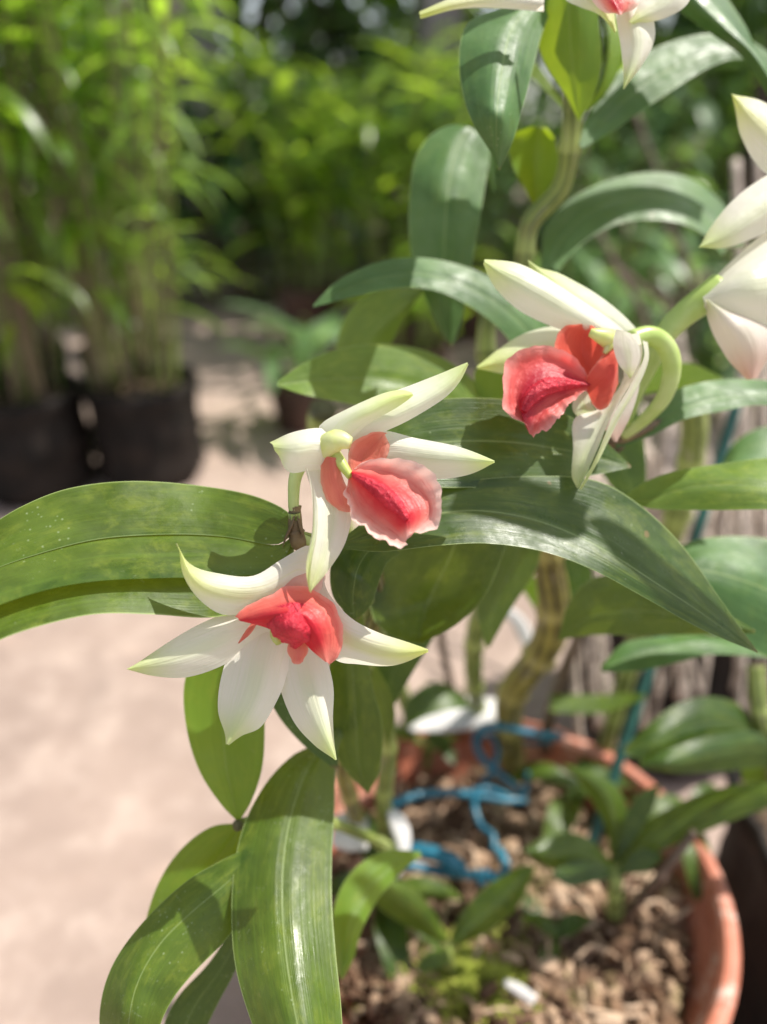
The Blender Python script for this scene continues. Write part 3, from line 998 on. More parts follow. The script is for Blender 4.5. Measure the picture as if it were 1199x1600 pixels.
cane([(1075, 610, 30), (1085, 680, 31), (1060, 800, 33), (1010, 950, 36), (960, 1120, 39), (930, 1220, gd(930, 1220, zb))], [0.5, 0.5, 0.46, 0.4, 0.36], 'cane_green', 8)

# --- big left leaf, pleated in three
V1 = [(456, 822), (448, 798), (390, 772), (300, 756), (200, 752), (110, 764), (40, 790), (-15, 822), (-80, 870)]
V2 = [(456, 838), (430, 852), (350, 840), (250, 838), (150, 846), (50, 872), (-25, 900), (-90, 935)]
V3 = [(456, 850), (430, 892), (350, 903), (260, 905), (160, 910), (80, 924), (0, 950), (-90, 990)]
V3b = [(456, 848), (430, 886), (350, 897), (260, 899), (160, 904), (80, 918), (0, 944), (-90, 984)]
V4 = [(460, 860), (450, 915), (400, 948), (330, 964), (240, 960), (150, 961), (60, 981), (-10, 1006), (-90, 1050)]
b = MB()
vr = rng.random()
loft(b, [V1, V2], [[17.2, 17.75, 17.6, 16.9, 16.1], [17, 17.3, 17.1, 16.4, 15.6]], 50, 16, [0, 0.498], cup=0.07, rnd=vr, wav=0.05)
loft(b, [V2, V3], [[17, 17.32, 17.12, 16.42, 15.62], [17.05, 16.2, 15.85, 15.2, 14.4]], 50, 12, [0.502, 0.74], cup=0.05, rnd=vr, wav=0.03)
loft(b, [V3b, V4], [[17.15, 16.75, 16.4, 15.75, 14.95], [17.1, 16.1, 15.6, 15.0, 14.2]], 50, 12, [0.74, 1.0], cup=0.06, rnd=vr, wav=0.04)
o = b.build('leaf', M['leaf'], orchid)
o['label'] = 'long leaf arching out to the left, folded in three lengthwise'
# --- leaf A (upper right, shadowed)
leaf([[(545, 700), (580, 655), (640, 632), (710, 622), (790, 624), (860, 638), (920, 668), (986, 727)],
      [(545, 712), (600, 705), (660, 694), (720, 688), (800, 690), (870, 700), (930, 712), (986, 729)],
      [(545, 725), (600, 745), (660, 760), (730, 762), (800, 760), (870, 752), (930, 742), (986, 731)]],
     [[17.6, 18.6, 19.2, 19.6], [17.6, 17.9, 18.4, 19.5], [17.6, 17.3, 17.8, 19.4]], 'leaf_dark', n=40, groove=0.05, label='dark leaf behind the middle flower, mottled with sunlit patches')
# --- leaf B (large front right)
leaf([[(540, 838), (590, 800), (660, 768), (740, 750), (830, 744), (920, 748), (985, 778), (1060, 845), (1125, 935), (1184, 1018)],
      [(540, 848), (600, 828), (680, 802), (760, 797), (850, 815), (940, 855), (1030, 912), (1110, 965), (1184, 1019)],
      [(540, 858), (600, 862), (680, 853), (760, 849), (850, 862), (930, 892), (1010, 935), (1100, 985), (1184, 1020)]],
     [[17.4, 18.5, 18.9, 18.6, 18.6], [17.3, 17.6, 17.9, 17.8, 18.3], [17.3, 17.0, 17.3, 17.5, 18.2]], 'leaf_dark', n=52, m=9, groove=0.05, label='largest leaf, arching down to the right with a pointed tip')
# unseen leaves added above the frame, outlined to cast shade on the large leaf
SH = np.array(SUN_DIR)
leaf([[(930, 790), (985, 775), (1060, 840), (1130, 930), (1190, 1015)], [(930, 830), (1000, 850), (1070, 900), (1130, 960), (1190, 1018)], [(930, 920), (990, 980), (1050, 1020), (1110, 1040), (1190, 1040)]],
     [[18, 18.2, 18.6], [18, 18, 18.4], [18, 18, 18.2]], 'leaf', shift=SH * 17)
leaf([[(690, 770), (740, 740), (800, 738), (860, 770), (905, 815)], [(690, 800), (740, 790), (800, 800), (860, 815), (905, 822)], [(650, 880), (720, 905), (790, 915), (850, 905), (905, 850)]],
     [[18, 18.4], [18, 18.2], [18, 18.1]], 'leaf', shift=SH * 19)
leaf([[(905, 850), (960, 820), (1010, 880), (1040, 980), (1010, 1040)], [(905, 930), (930, 960), (960, 990), (980, 1020), (1005, 1040)]],
     [[20, 20], [20, 20]], 'leaf', shift=SH * 22, groove=0)
# --- leaf C
leaf([[(434, 597), (470, 570), (530, 545), (600, 537), (670, 550), (730, 585), (770, 640), (800, 720)],
      [(434, 600), (500, 592), (560, 590), (620, 594), (680, 612), (730, 650), (780, 730)],
      [(434, 603), (480, 618), (550, 632), (610, 645), (660, 665), (700, 700), (760, 750)]],
     [[21, 22.6, 23.2, 23.8], [21, 21.6, 22.2, 23.4], [21, 20.9, 21.6, 23]], 'leaf_sunlit', groove=0.05, label='pale tipped leaf behind the middle flower')
# --- leaf D
leaf([[(490, 476), (530, 437), (590, 410), (650, 402), (720, 414), (790, 446), (850, 500), (880, 560)],
      [(490, 478), (550, 444), (620, 427), (690, 432), (760, 462), (820, 510), (860, 570)],
      [(490, 480), (550, 464), (620, 450), (680, 454), (740, 482), (790, 524), (830, 590)]],
     [[21.4, 22.3, 22.8, 23.5], [21.4, 21.6, 22, 23], [21.4, 21.3, 21.6, 22.8]], 'leaf_skylit', groove=0.05)
# --- leaf AF
leaf([[(655, 450), (600, 452), (555, 475), (530, 520), (515, 600)], [(658, 452), (625, 480), (585, 515), (560, 560), (545, 620)], [(660, 455), (645, 480), (615, 530), (595, 570), (580, 630)]],
     [[24, 25, 26], [23.5, 24.4, 25.6], [23.5, 24.4, 25.8]], 'leaf_sunlit', groove=0.04)
# --- leaf E
leaf([[(770, 300), (735, 205), (690, 200), (652, 240), (640, 310), (641, 385), (658, 450), (685, 510), (703, 540)],
      [(772, 300), (750, 208), (722, 215), (703, 280), (695, 360), (694, 430), (700, 490), (705, 541)],
      [(775, 300), (768, 225), (764, 255), (755, 310), (745, 370), (735, 430), (722, 500), (707, 541)]],
     [[24.5, 23.9, 23.6, 24.0, 24.6], [24.5, 23.4, 23.0, 23.5, 24.4], [24.5, 23.8, 23.5, 23.9, 24.6]], 'leaf_skylit', groove=0.06, label='broad dark leaf hanging straight down')
# --- leaf F
leaf([[(900, 60), (860, -20), (790, 10), (735, 32), (718, 75), (722, 140), (740, 195), (765, 235), (778, 264)],
      [(900, 60), (870, -15), (830, 10), (800, 45), (785, 110), (778, 170), (776, 220), (779, 265)],
      [(900, 60), (880, -15), (866, 8), (848, 50), (832, 110), (818, 165), (800, 225), (781, 266)]],
     [[22, 19.8, 18.9, 19.0, 19.4], [22, 19.4, 18.3, 18.5, 19.2], [22, 20.2, 19.2, 19.0, 19.4]], 'leaf_skylit', groove=0.05, label='grey-green leaf hanging under the topmost flower')
# --- G backlit
leaf([[(905, 190), (885, 150), (850, 95), (838, 40), (850, -30)], [(905, 190), (900, 140), (893, 80), (890, 20), (890, -30)], [(905, 190), (928, 150), (940, 100), (936, 40), (930, -30)]],
     [[22, 21.2, 20.6], [22, 20.8, 20.2], [22, 21.2, 20.6]], 'leaf_backlit', groove=0.04, label='yellow-green young leaf lit from behind near the top')
leaf([[(915, 170), (940, 130), (952, 60), (940, 0)], [(918, 175), (958, 130), (975, 70), (960, 0)]], [[23, 23], [23.4, 23.4]], 'leaf_backlit', groove=0.0)
leaf([[(905, 200), (870, 160), (830, 120), (800, 95)], [(905, 200), (868, 140), (838, 100), (808, 75)]], [[23.5, 24], [23.5, 24]], 'leaf_backlit', groove=0.0)
# --- K backlit
leaf([[(838, 328), (822, 300), (800, 255), (795, 215), (830, 198)], [(838, 328), (838, 290), (838, 250), (842, 198)], [(838, 328), (862, 300), (874, 260), (868, 220), (855, 200)]],
     [[24.5, 24, 23.6], [24.5, 24.6, 24], [24.5, 24, 23.6]], 'leaf_backlit', groove=0.03, label='small yellow-green leaf clasping the upper cane')
# --- H
leaf([[(905, 225), (925, 170), (975, 105), (1040, 68), (1110, 52), (1170, 62), (1240, 110)],
      [(907, 228), (950, 180), (1010, 130), (1080, 92), (1140, 76), (1190, 85), (1240, 125)],
      [(910, 232), (965, 200), (1030, 155), (1100, 110), (1150, 92), (1200, 103), (1240, 140)]],
     [[23, 24.4, 25, 25.5], [23, 23.8, 24.4, 25], [23, 23.4, 24, 25]], 'leaf_skylit', groove=0.06)
# --- I
leaf([[(1010, -40), (1060, 15), (1110, 52), (1160, 90), (1200, 150), (1230, 210)], [(1050, -50), (1100, 5), (1140, 45), (1180, 85), (1215, 140), (1240, 200)], [(1090, -60), (1135, -5), (1165, 40), (1182, 75), (1215, 110), (1260, 190)]],
     [[22.5, 22, 22], [22, 21.4, 21.6], [22.8, 22.4, 22.2]], 'leaf_skylit', groove=0.05)
# --- J
leaf([[(845, 420), (852, 360), (890, 312), (950, 282), (1020, 269), (1085, 281), (1135, 325), (1165, 390)],
      [(858, 420), (885, 365), (930, 325), (990, 305), (1050, 306), (1100, 330), (1140, 385)],
      [(872, 425), (905, 385), (960, 352), (1015, 343), (1060, 348), (1100, 366), (1130, 400)]],
     [[25, 27, 27.6, 27], [25, 26, 26.6, 26.4], [25, 25.6, 26, 26.2]], 'leaf_skylit', groove=0.06, label='shiny bluish leaf arching between the upper cane and the right flowers')
# --- small ones near flower 3/4
leaf([[(990, 600), (1030, 570), (1080, 568), (1130, 590)], [(990, 620), (1040, 610), (1090, 612), (1130, 600)]], [[25, 25], [25, 25]], 'leaf_backlit', groove=0.0)
leaf([[(770, 640), (745, 610), (745, 575), (790, 555)], [(775, 660), (790, 620), (800, 590), (810, 560)]], [[23, 23], [23, 23]], 'leaf_backlit', groove=0.0)
# --- W
leaf([[(962, 695), (1000, 655), (1045, 615), (1100, 597), (1160, 592), (1260, 600)], [(962, 698), (1010, 670), (1060, 640), (1120, 622), (1180, 615), (1260, 620)], [(962, 701), (1020, 680), (1070, 655), (1130, 642), (1190, 633), (1260, 645)]],
     [[21, 22.2, 22.6], [21, 21.6, 22], [21, 21.3, 21.8]], 'leaf_skylit', groove=0.05)
# --- X
leaf([[(972, 778), (1010, 752), (1060, 735), (1130, 724), (1200, 716), (1280, 720)], [(972, 781), (1020, 778), (1080, 760), (1140, 756), (1200, 758), (1280, 765)], [(972, 785), (1020, 795), (1080, 797), (1140, 797), (1200, 796), (1280, 800)]],
     [[20.5, 20.4, 20], [20.5, 19.6, 19.2], [20.5, 19.3, 18.8]], 'leaf_sunlit', groove=0.06)
# --- Y
leaf([[(1130, 720), (1150, 690), (1190, 668), (1260, 660)], [(1130, 735), (1170, 725), (1210, 720), (1260, 720)]], [[27, 27], [26, 26]], 'leaf_skylit', groove=0.0)
# --- Z
leaf([[(1020, 880), (1080, 846), (1140, 838), (1200, 842), (1280, 860)], [(1020, 900), (1090, 890), (1150, 902), (1210, 925), (1280, 960)], [(1020, 930), (1090, 950), (1150, 1000), (1210, 1032), (1280, 1060)]],
     [[23, 23.4, 23.6], [22.4, 22.2, 22.4], [22.2, 22.0, 22.2]], 'leaf_skylit', groove=0.06)
# --- AA
leaf([[(872, 1000), (890, 940), (930, 902), (1000, 900), (1080, 930), (1180, 985)], [(872, 1000), (920, 965), (990, 955), (1060, 960), (1120, 970), (1180, 987)], [(872, 1000), (930, 992), (1000, 993), (1060, 992), (1120, 991), (1180, 989)]],
     [[24, 22.5, 21.5], [24, 22, 21.2], [24, 22, 21.4]], 'leaf', groove=0.04)
# --- AB
leaf([[(940, 1040), (975, 1005), (1030, 995), (1100, 992), (1220, 1010)], [(940, 1045), (990, 1025), (1050, 1012), (1110, 1005), (1220, 1020)], [(940, 1050), (1000, 1048), (1060, 1035), (1120, 1022), (1220, 1030)]],
     [[25, 25.5, 26], [24.6, 24.8, 25.4], [24.4, 24.5, 25.2]], 'leaf_skylit', groove=0.05)
# --- L dark leaf right of flower 1
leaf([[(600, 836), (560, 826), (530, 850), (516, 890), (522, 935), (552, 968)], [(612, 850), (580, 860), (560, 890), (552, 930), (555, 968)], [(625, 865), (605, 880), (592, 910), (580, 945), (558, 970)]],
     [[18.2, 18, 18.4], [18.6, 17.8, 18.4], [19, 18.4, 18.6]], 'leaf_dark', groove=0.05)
# --- M underside
leaf([[(610, 830), (592, 870), (578, 920), (585, 970), (620, 996), (655, 1005)], [(720, 830), (700, 880), (675, 930), (660, 970), (655, 1004)], [(800, 820), (785, 870), (758, 930), (715, 975), (660, 1005)]],
     [[20.5, 20.6, 20.8], [20.4, 21.4, 21.0], [20.5, 20.7, 20.8]], 'leaf', groove=0.05)
leaf([[(790, 830), (760, 890), (745, 950), (760, 1010)], [(850, 830), (838, 890), (800, 950), (765, 1012)]], [[24.5, 25], [24.5, 25]], 'leaf', groove=0.0)
leaf([[(640, 940), (600, 1000), (585, 1060), (600, 1120)], [(700, 930), (680, 990), (640, 1060), (605, 1120)]], [[23, 24], [23, 24]], 'leaf_dark', groove=0.0)
# --- N
leaf([[(560, 900), (525, 980), (512, 1060), (516, 1130), (530, 1190), (572, 1238)], [(562, 900), (548, 980), (552, 1060), (556, 1130), (560, 1190), (574, 1239)], [(565, 902), (570, 985), (582, 1070), (598, 1130), (594, 1200), (576, 1240)]],
     [[20, 20.4, 21.5], [19.8, 20.0, 21.4], [20, 20.4, 21.5]], 'leaf', groove=0.05)
leaf([[(560, 1040), (575, 1080), (590, 1120), (605, 1160)], [(588, 1040), (610, 1080), (618, 1120), (608, 1162)]], [[23, 24.5], [23, 24.5]], 'leaf', groove=0.0)
# --- O behind petals
leaf([[(500, 930), (410, 1050), (430, 1110), (470, 1160), (520, 1200)], [(505, 930), (470, 1030), (500, 1090), (520, 1140), (530, 1200)]], [[19.3, 19.8], [19.3, 19.8]], 'leaf_dark', groove=0.0)
# --- P bottom leaf
leaf([[(560, 1085), (500, 1155), (455, 1182), (415, 1225), (383, 1285), (366, 1355), (362, 1440), (370, 1520), (398, 1610), (440, 1700)],
      [(563, 1088), (518, 1155), (485, 1195), (462, 1250), (446, 1320), (441, 1400), (447, 1490), (463, 1590), (490, 1700)],
      [(566, 1092), (532, 1160), (524, 1200), (523, 1260), (519, 1330), (519, 1410), (525, 1490), (534, 1580), (540, 1700)]],
     [[21.5, 18.0, 16.8, 16.4, 16.8], [21.5, 18.0, 16.2, 15.7, 16.2], [21.5, 18.6, 17.0, 16.3, 16.7]], 'leaf', n=52, m=9, groove=0.05, label='long leaf hanging down below the lowest flower')
# --- Q
leaf([[(455, 935), (380, 985), (310, 1020), (288, 1070), (292, 1140), (312, 1205), (345, 1256), (372, 1284)], [(456, 938), (400, 990), (355, 1040), (348, 1120), (352, 1190), (362, 1240), (373, 1284)], [(457, 942), (420, 1000), (412, 1060), (414, 1140), (410, 1200), (394, 1250), (374, 1284)]],
     [[19.2, 19.0, 19.6], [19, 19.6, 19.6], [19.2, 19.0, 19.6]], 'leaf_backlit', groove=0.04, label='backlit leaf behind the lowest flower')
# --- R
leaf([[(374, 1286), (330, 1292), (285, 1325), (250, 1375), (228, 1440), (225, 1500)], [(376, 1288), (350, 1330), (310, 1380), (270, 1430), (235, 1510)], [(378, 1290), (385, 1340), (360, 1400), (310, 1460), (240, 1520)]],
     [[20, 20, 19.6], [20, 19.6, 19.4], [20, 19.7, 19.6]], 'leaf_backlit', groove=0.05)
# --- S
leaf([[(400, 1320), (345, 1345), (285, 1382), (220, 1445), (175, 1510), (156, 1580), (160, 1660)], [(402, 1330), (360, 1375), (300, 1425), (250, 1475), (215, 1535), (200, 1600), (200, 1670)], [(404, 1340), (385, 1420), (350, 1472), (305, 1518), (268, 1565), (245, 1620), (235, 1690)]],
     [[19, 18.4, 17.6, 17.8], [18.9, 17.8, 17.0, 17.4], [19, 18.0, 17.4, 17.8]], 'leaf', groove=0.05, label='leaf curving down to the lower left')
# --- T
leaf([[(395, 1400), (330, 1500), (270, 1570), (230, 1680)], [(400, 1400), (375, 1500), (335, 1580), (280, 1700)]], [[19.6, 19.2], [19.6, 19.4]], 'leaf_dark', groove=0.0)
# --- U
leaf([[(655, 1330), (600, 1330), (550, 1362), (522, 1420), (522, 1500), (532, 1530)], [(658, 1333), (615, 1350), (575, 1390), (550, 1440), (540, 1490), (534, 1530)], [(660, 1336), (625, 1365), (588, 1410), (565, 1455), (552, 1500), (536, 1530)]],
     [[24.5, 22.5, 22], [24.5, 22, 21.8], [24.5, 22.2, 22]], 'leaf_backlit', groove=0.05)
# --- small green at centre
leaf([[(628, 1135), (640, 1090), (680, 1066), (715, 1078), (735, 1100)], [(632, 1138), (665, 1120), (700, 1110), (735, 1105)]], [[33, 34], [32, 33]], 'leaf_dark', groove=0.0)
leaf([[(800, 900), (825, 935), (840, 965), (838, 1000)], [(840, 900), (850, 930), (855, 965), (840, 1002)]], [[32, 32], [32, 32]], 'leaf_backlit', groove=0.0)
leaf([[(880, 870), (878, 905), (890, 945), (905, 960)], [(905, 868), (925, 890), (925, 930), (907, 960)]], [[29, 29], [29, 29]], 'leaf_dark', groove=0.0)
leaf([[(860, 1085), (900, 1085), (950, 1085), (1010, 1082)], [(860, 1112), (900, 1115), (950, 1112), (1010, 1090)]], [[36, 36], [35, 35]], 'leaf', groove=0.0)
leaf([[(980, 790), (930, 720), (930, 640), (960, 600)], [(1010, 790), (1010, 720), (1000, 650), (980, 600)]], [[25, 25], [25, 25]], 'leaf_dark', groove=0.0)


# ---------------------------------------------------------------- flowers
def flower(at, label):
    o = empty('flower', at, orchid)
    o['label'] = label
    return o


def petal(fl, curves, D, mat='petal', name='petal', n=24, m=6, cup=0.0, ruf=0.0, rf=3, aus=None, wav=0.035, grv=0.012):
    b = MB()
    loft(b, curves, D, n + 6, m + 2, aus, cup, grv, ruf=ruf, rf=rf, rph=rng.uniform(0, 6), wav=wav)
    return b.build(name, M[mat], fl)


# middle flower ------------------------------------------------
f2 = flower(P(505, 700, 16.4), 'middle flower with its coral lip turned to the right')
petal(f2, [[(505, 692), (498, 668), (530, 645), (580, 622), (640, 603), (690, 585), (731, 567)], [(530, 700), (560, 668), (610, 648), (660, 625), (700, 600), (731, 568)], [(560, 700), (590, 680), (640, 658), (690, 625), (715, 598), (731, 569)]],
      [[16.4, 16.6, 17.0], [16.4, 16.3, 16.8], [16.5, 16.6, 17.0]], 'petal', cup=0.05)
petal(f2, [[(500, 680), (505, 660), (545, 636), (590, 619), (625, 611), (644, 614)], [(515, 690), (540, 660), (580, 640), (615, 622), (645, 616)], [(540, 695), (565, 672), (595, 652), (622, 634), (646, 617)]],
      [[16.2, 16.1, 16.1], [16.1, 15.9, 16.0], [16.2, 16.1, 16.1]], 'petal_g', cup=0.08)
petal(f2, [[(560, 690), (600, 673), (650, 683), (710, 698), (773, 720)], [(570, 705), (620, 705), (670, 712), (720, 716), (773, 721)], [(580, 730), (630, 742), (680, 749), (730, 741), (773, 722)]],
      [[16.6, 16.8, 16.6], [16.7, 16.5, 16.4], [16.7, 16.8, 16.6]], 'petal', cup=0.04)
petal(f2, [[(520, 672), (495, 667), (460, 677), (421, 689)], [(518, 700), (490, 695), (458, 700), (428, 698)], [(505, 735), (480, 737), (452, 736), (434, 712)]],
      [[16.2, 16.0, 16.1], [15.9, 15.5, 15.7], [16.2, 15.8, 15.9]], 'petal', cup=0.05)
petal(f2, [[(480, 690), (478, 730), (489, 775), (491, 830), (484, 885), (485, 926)], [(500, 690), (508, 745), (520, 800), (512, 850), (498, 895), (486, 926)], [(520, 700), (545, 770), (549, 805), (538, 850), (515, 890), (488, 926)]],
      [[16.1, 15.9, 15.6, 15.4], [16.5, 16.2, 15.7, 15.4], [16.6, 16.5, 16.0, 15.5]], 'petal', cup=-0.05, n=32)
petal(f2, [[(480, 730), (486, 770), (487, 830), (480, 885), (484, 924)], [(482, 732), (493, 775), (495, 830), (488, 885), (486, 925)]],
      [[15.85, 15.7, 15.3], [15.75, 15.6, 15.25]], 'petal_g', name='petal_fold', cup=0.1)
# lip: chin, side lobes, mid lobe
petal(f2, [[(500, 712), (500, 745), (512, 780), (528, 798)], [(515, 714), (522, 750), (532, 785), (540, 800)], [(528, 716), (538, 752), (548, 770), (550, 800)]],
      [[16.0, 16.1, 16.0], [15.8, 15.9, 15.9], [15.9, 15.9, 15.9]], 'lobe', 'lip_lobe', ruf=0.01)
petal(f2, [[(558, 750), (545, 720), (550, 692), (580, 676), (605, 678)], [(562, 750), (565, 722), (578, 700), (598, 682)], [(566, 748), (588, 728), (606, 716), (609, 696), (600, 678)]],
      [[16.2, 16.2, 16.2], [16.2, 16.4, 16.3], [16.1, 16.1, 16.2]], 'lobe', 'lip_lobe', ruf=0.015)
petal(f2, [[(545, 742), (543, 778), (553, 812), (580, 836), (610, 851), (637, 851)],
           [(546, 741), (553, 770), (572, 800), (600, 822), (634, 846)],
           [(549, 738), (572, 748), (600, 768), (624, 792), (638, 815), (637, 842)],
           [(552, 735), (585, 735), (622, 745), (655, 770), (668, 800), (645, 835)],
           [(554, 730), (592, 717), (635, 719), (676, 736), (692, 778), (688, 815), (666, 831), (640, 833)]],
      [[15.9, 15.45, 15.15, 15.15], [16.0, 15.85, 15.6, 15.3], [15.75, 15.5, 15.3, 15.25], [16.05, 15.95, 15.75, 15.35], [16.0, 15.75, 15.4, 15.2]], 'lip', 'lip', n=44, m=8, ruf=0.045, rf=4)
M['crest'] = simple('crimson_crest', (0.46, 0.006, 0.025), (0.76, 0.04, 0.07), 420.0, 0.45, 0.0012, 900.0, trans=(0.7, 0.02, 0.05), fac=0.25)
crest(f2, [(552, 742, 15.72), (575, 755, 15.5), (602, 773, 15.36), (624, 795, 15.28), (636, 812, 15.25)], [0.05, 0.11, 0.17, 0.16, 0.06])
b = MB()
b.tube([P(508, 716, 16.2), P(512, 696, 15.9), P(530, 688, 15.75), P(548, 692, 15.7)], [0.17, 0.24, 0.25, 0.13], 14, 20)
b.build('column', M['anther'], f2)
b = MB()
b.tube([P(515, 700, 16.1), P(532, 722, 15.95), P(548, 745, 15.85)], [0.16, 0.13, 0.08], 12, 14)
b.build('column_foot', M['column'], f2)
b = MB()
b.tube([P(500, 700, 16.5), P(478, 716, 16.7), P(462, 745, 16.8), P(459, 785, 16.9), P(461, 805, 17.0)], [0.2, 0.17, 0.15, 0.13, 0.12], 12, 24)
b.build('pedicel', M['pedicel'], f2)
b = MB()
b.tube([P(461, 790, 16.95), P(461, 800, 16.97), P(462, 825, 17.0), P(466, 846, 17.1), P(474, 858, 17.3)], [0.13, 0.15, 0.17, 0.19, 0.12], 14, 26, nodes=2)
b.tube([P(462, 802, 16.82), P(455, 822, 16.78), P(446, 842, 16.9), P(442, 856, 17.0)], [0.02, 0.07, 0.06, 0.01], 10, 16, flat=0.5)
b.tube([P(464, 806, 16.8), P(470, 826, 16.8), P(474, 842, 16.9)], [0.02, 0.07, 0.01], 10, 14, flat=0.5)
b.build('bract', M['node'], f2)

# lowest flower ------------------------------------------------
f1 = flower(P(455, 960, 16.6), 'lowest flower facing down with five spread white petals')
petal(f1, [[(495, 880), (484, 852), (440, 874), (395, 901), (340, 897), (300, 882), (276, 848)], [(490, 900), (455, 898), (405, 925), (350, 925), (305, 905), (277, 850)], [(470, 940), (430, 945), (380, 958), (345, 958), (310, 932), (285, 895), (278, 852)]],
      [[16.4, 16.3, 15.9, 15.6], [16.6, 16.0, 15.4, 15.6], [16.7, 16.3, 15.7, 15.6]], 'petal_y', cup=0.10)
petal(f1, [[(440, 955), (372, 955), (320, 972), (262, 1003), (199, 1045)], [(440, 970), (380, 985), (320, 1010), (260, 1030), (199, 1046)], [(445, 990), (395, 1010), (345, 1040), (290, 1059), (240, 1058), (199, 1047)]],
      [[16.9, 16.4, 15.9], [16.8, 16.1, 15.8], [16.9, 16.4, 15.9]], 'petal', cup=0.06)
petal(f1, [[(405, 965), (368, 1000), (345, 1060), (340, 1110), (352, 1146), (355, 1163)], [(430, 965), (410, 1020), (395, 1080), (375, 1125), (356, 1163)], [(470, 985), (452, 1040), (438, 1085), (410, 1135), (378, 1150), (357, 1163)]],
      [[16.9, 16.4, 16.0], [16.9, 16.2, 15.9], [17, 16.4, 16.0]], 'petal', cup=0.04, n=32)
petal(f1, [[(445, 975), (430, 1020), (437, 1070), (458, 1128), (490, 1165), (525, 1187)], [(470, 975), (475, 1030), (485, 1080), (503, 1135), (525, 1187)], [(495, 985), (512, 1035), (521, 1075), (522, 1120), (526, 1187)]],
      [[17, 16.6, 16.4], [17, 16.3, 16.2], [17, 16.6, 16.4]], 'petal', cup=0.04, n=32)
petal(f1, [[(505, 885), (512, 925), (545, 963), (590, 988), (630, 1003), (669, 1015)], [(490, 930), (530, 985), (575, 1010), (620, 1020), (669, 1016)], [(480, 980), (520, 1030), (560, 1039), (615, 1038), (669, 1018)]],
      [[16.7, 16.2, 15.9], [16.9, 15.9, 15.6], [17, 16.4, 15.9]], 'petal_y', cup=0.10)
petal(f1, [[(405, 935), (432, 896), (462, 872), (492, 862)], [(430, 950), (455, 915), (480, 890), (500, 870)], [(470, 960), (495, 930), (508, 905), (512, 880)]],
      [[16.5, 16.6, 16.8], [16.3, 16.3, 16.6], [16.5, 16.6, 16.8]], 'spur', 'chin', cup=0.05)
petal(f1, [[(372, 966), (385, 948), (410, 933), (440, 919), (470, 914), (500, 924), (520, 945), (532, 975), (537, 1000), (528, 1025), (514, 1037)],
           [(374, 968), (400, 955), (430, 945), (458, 938), (486, 942), (505, 962), (514, 990), (515, 1015), (512, 1036)],
           [(376, 970), (405, 966), (430, 962), (452, 960), (474, 966), (490, 985), (500, 1008), (510, 1034)],
           [(378, 971), (405, 978), (425, 985), (440, 990), (455, 990), (470, 1000), (488, 1018), (508, 1034)]],
      [[15.9, 15.9, 16.1, 15.9, 15.9], [15.8, 15.6, 15.7, 15.6, 15.8], [15.8, 15.4, 15.4, 15.4, 15.7], [15.8, 15.8, 15.8, 15.7, 15.8]], 'lip1', 'lip', n=44, m=8, ruf=0.045, rf=3, aus=[0.96, 0.78, 0.62, 0.5])
petal(f1, [[(408, 962), (418, 980), (436, 998), (454, 1012)], [(432, 950), (440, 975), (450, 995), (458, 1013)], [(462, 944), (464, 970), (464, 995), (462, 1014)], [(496, 952), (492, 978), (482, 1000), (466, 1013)]],
      [[15.75, 15.6, 15.7], [15.6, 15.3, 15.6], [15.6, 15.2, 15.6], [15.75, 15.5, 15.7]], 'crest', 'lip_crest', cup=0.05, ruf=0.02, rf=4)
petal(f1, [[(398, 968), (384, 985), (372, 1005)], [(404, 972), (392, 990), (374, 1006)]], [[16.2, 16.0], [16.2, 16.0]], 'lobe', 'lip_lobe')
petal(f1, [[(452, 1000), (450, 1020), (455, 1034)], [(465, 1000), (466, 1020), (465, 1038)], [(478, 1000), (481, 1018), (475, 1034)]], [[15.9, 15.8], [15.8, 15.7], [15.9, 15.8]], 'lobe', 'lip_lobe', cup=0.1)
b = MB()
b.tube([P(440, 975, 16.5), P(432, 992, 16.3), P(436, 1006, 16.2)], [0.15, 0.16, 0.07], 12, 12)
b.build('column', M['column'], f1)
b = MB()
b.tube([P(500, 880, 16.9), P(500, 860, 17.2), P(480, 845, 17.2), P(466, 838, 17.1)], [0.2, 0.16, 0.12, 0.1], 10, 18)
b.build('pedicel', M['pedicel'], f1)

# right flower -------------------------------------------------
f3 = flower(P(960, 560, 19), 'flower on the right with a deep red lip facing left')
petal(f3, [[(985, 530), (960, 505), (910, 468), (860, 436), (810, 413), (757, 407)], [(975, 535), (930, 508), (880, 480), (830, 452), (790, 430), (757, 409)], [(960, 540), (910, 525), (860, 510), (812, 486), (775, 450), (757, 411)]],
      [[19, 18.6, 18.2], [18.7, 18.2, 18.0], [19, 18.6, 18.2]], 'petal', cup=0.06)
petal(f3, [[(1010, 530), (975, 495), (925, 455), (875, 426), (845, 418), (825, 406)], [(995, 535), (950, 500), (900, 470), (860, 440), (826, 410)], [(980, 545), (930, 515), (880, 480), (845, 450), (826, 412)]],
      [[19.4, 19.2, 19.0], [19.2, 19.0, 19.0], [19.4, 19.2, 19.0]], 'petal_g', cup=0.06)
petal(f3, [[(920, 520), (880, 509), (820, 521), (778, 545), (746, 572)], [(910, 545), (860, 545), (800, 560), (746, 575)], [(900, 570), (850, 582), (790, 585), (746, 577)]],
      [[19.6, 19.6, 19.4], [19.5, 19.4, 19.2], [19.6, 19.6, 19.4]], 'petal_g', cup=0.06)
petal(f3, [[(1000, 520), (1005, 550), (990, 590), (960, 645), (935, 700), (905, 763)], [(985, 522), (990, 570), (965, 620), (935, 670), (912, 720), (903, 763)], [(965, 520), (966, 560), (975, 590), (940, 638), (898, 655), (896, 700), (893, 742), (900, 763)]],
      [[18.4, 18.0, 18.0, 17.9], [18.2, 18.4, 18.3, 17.9], [18.1, 18.5, 18.6, 18.0]], 'petal', n=36, cup=0.03)
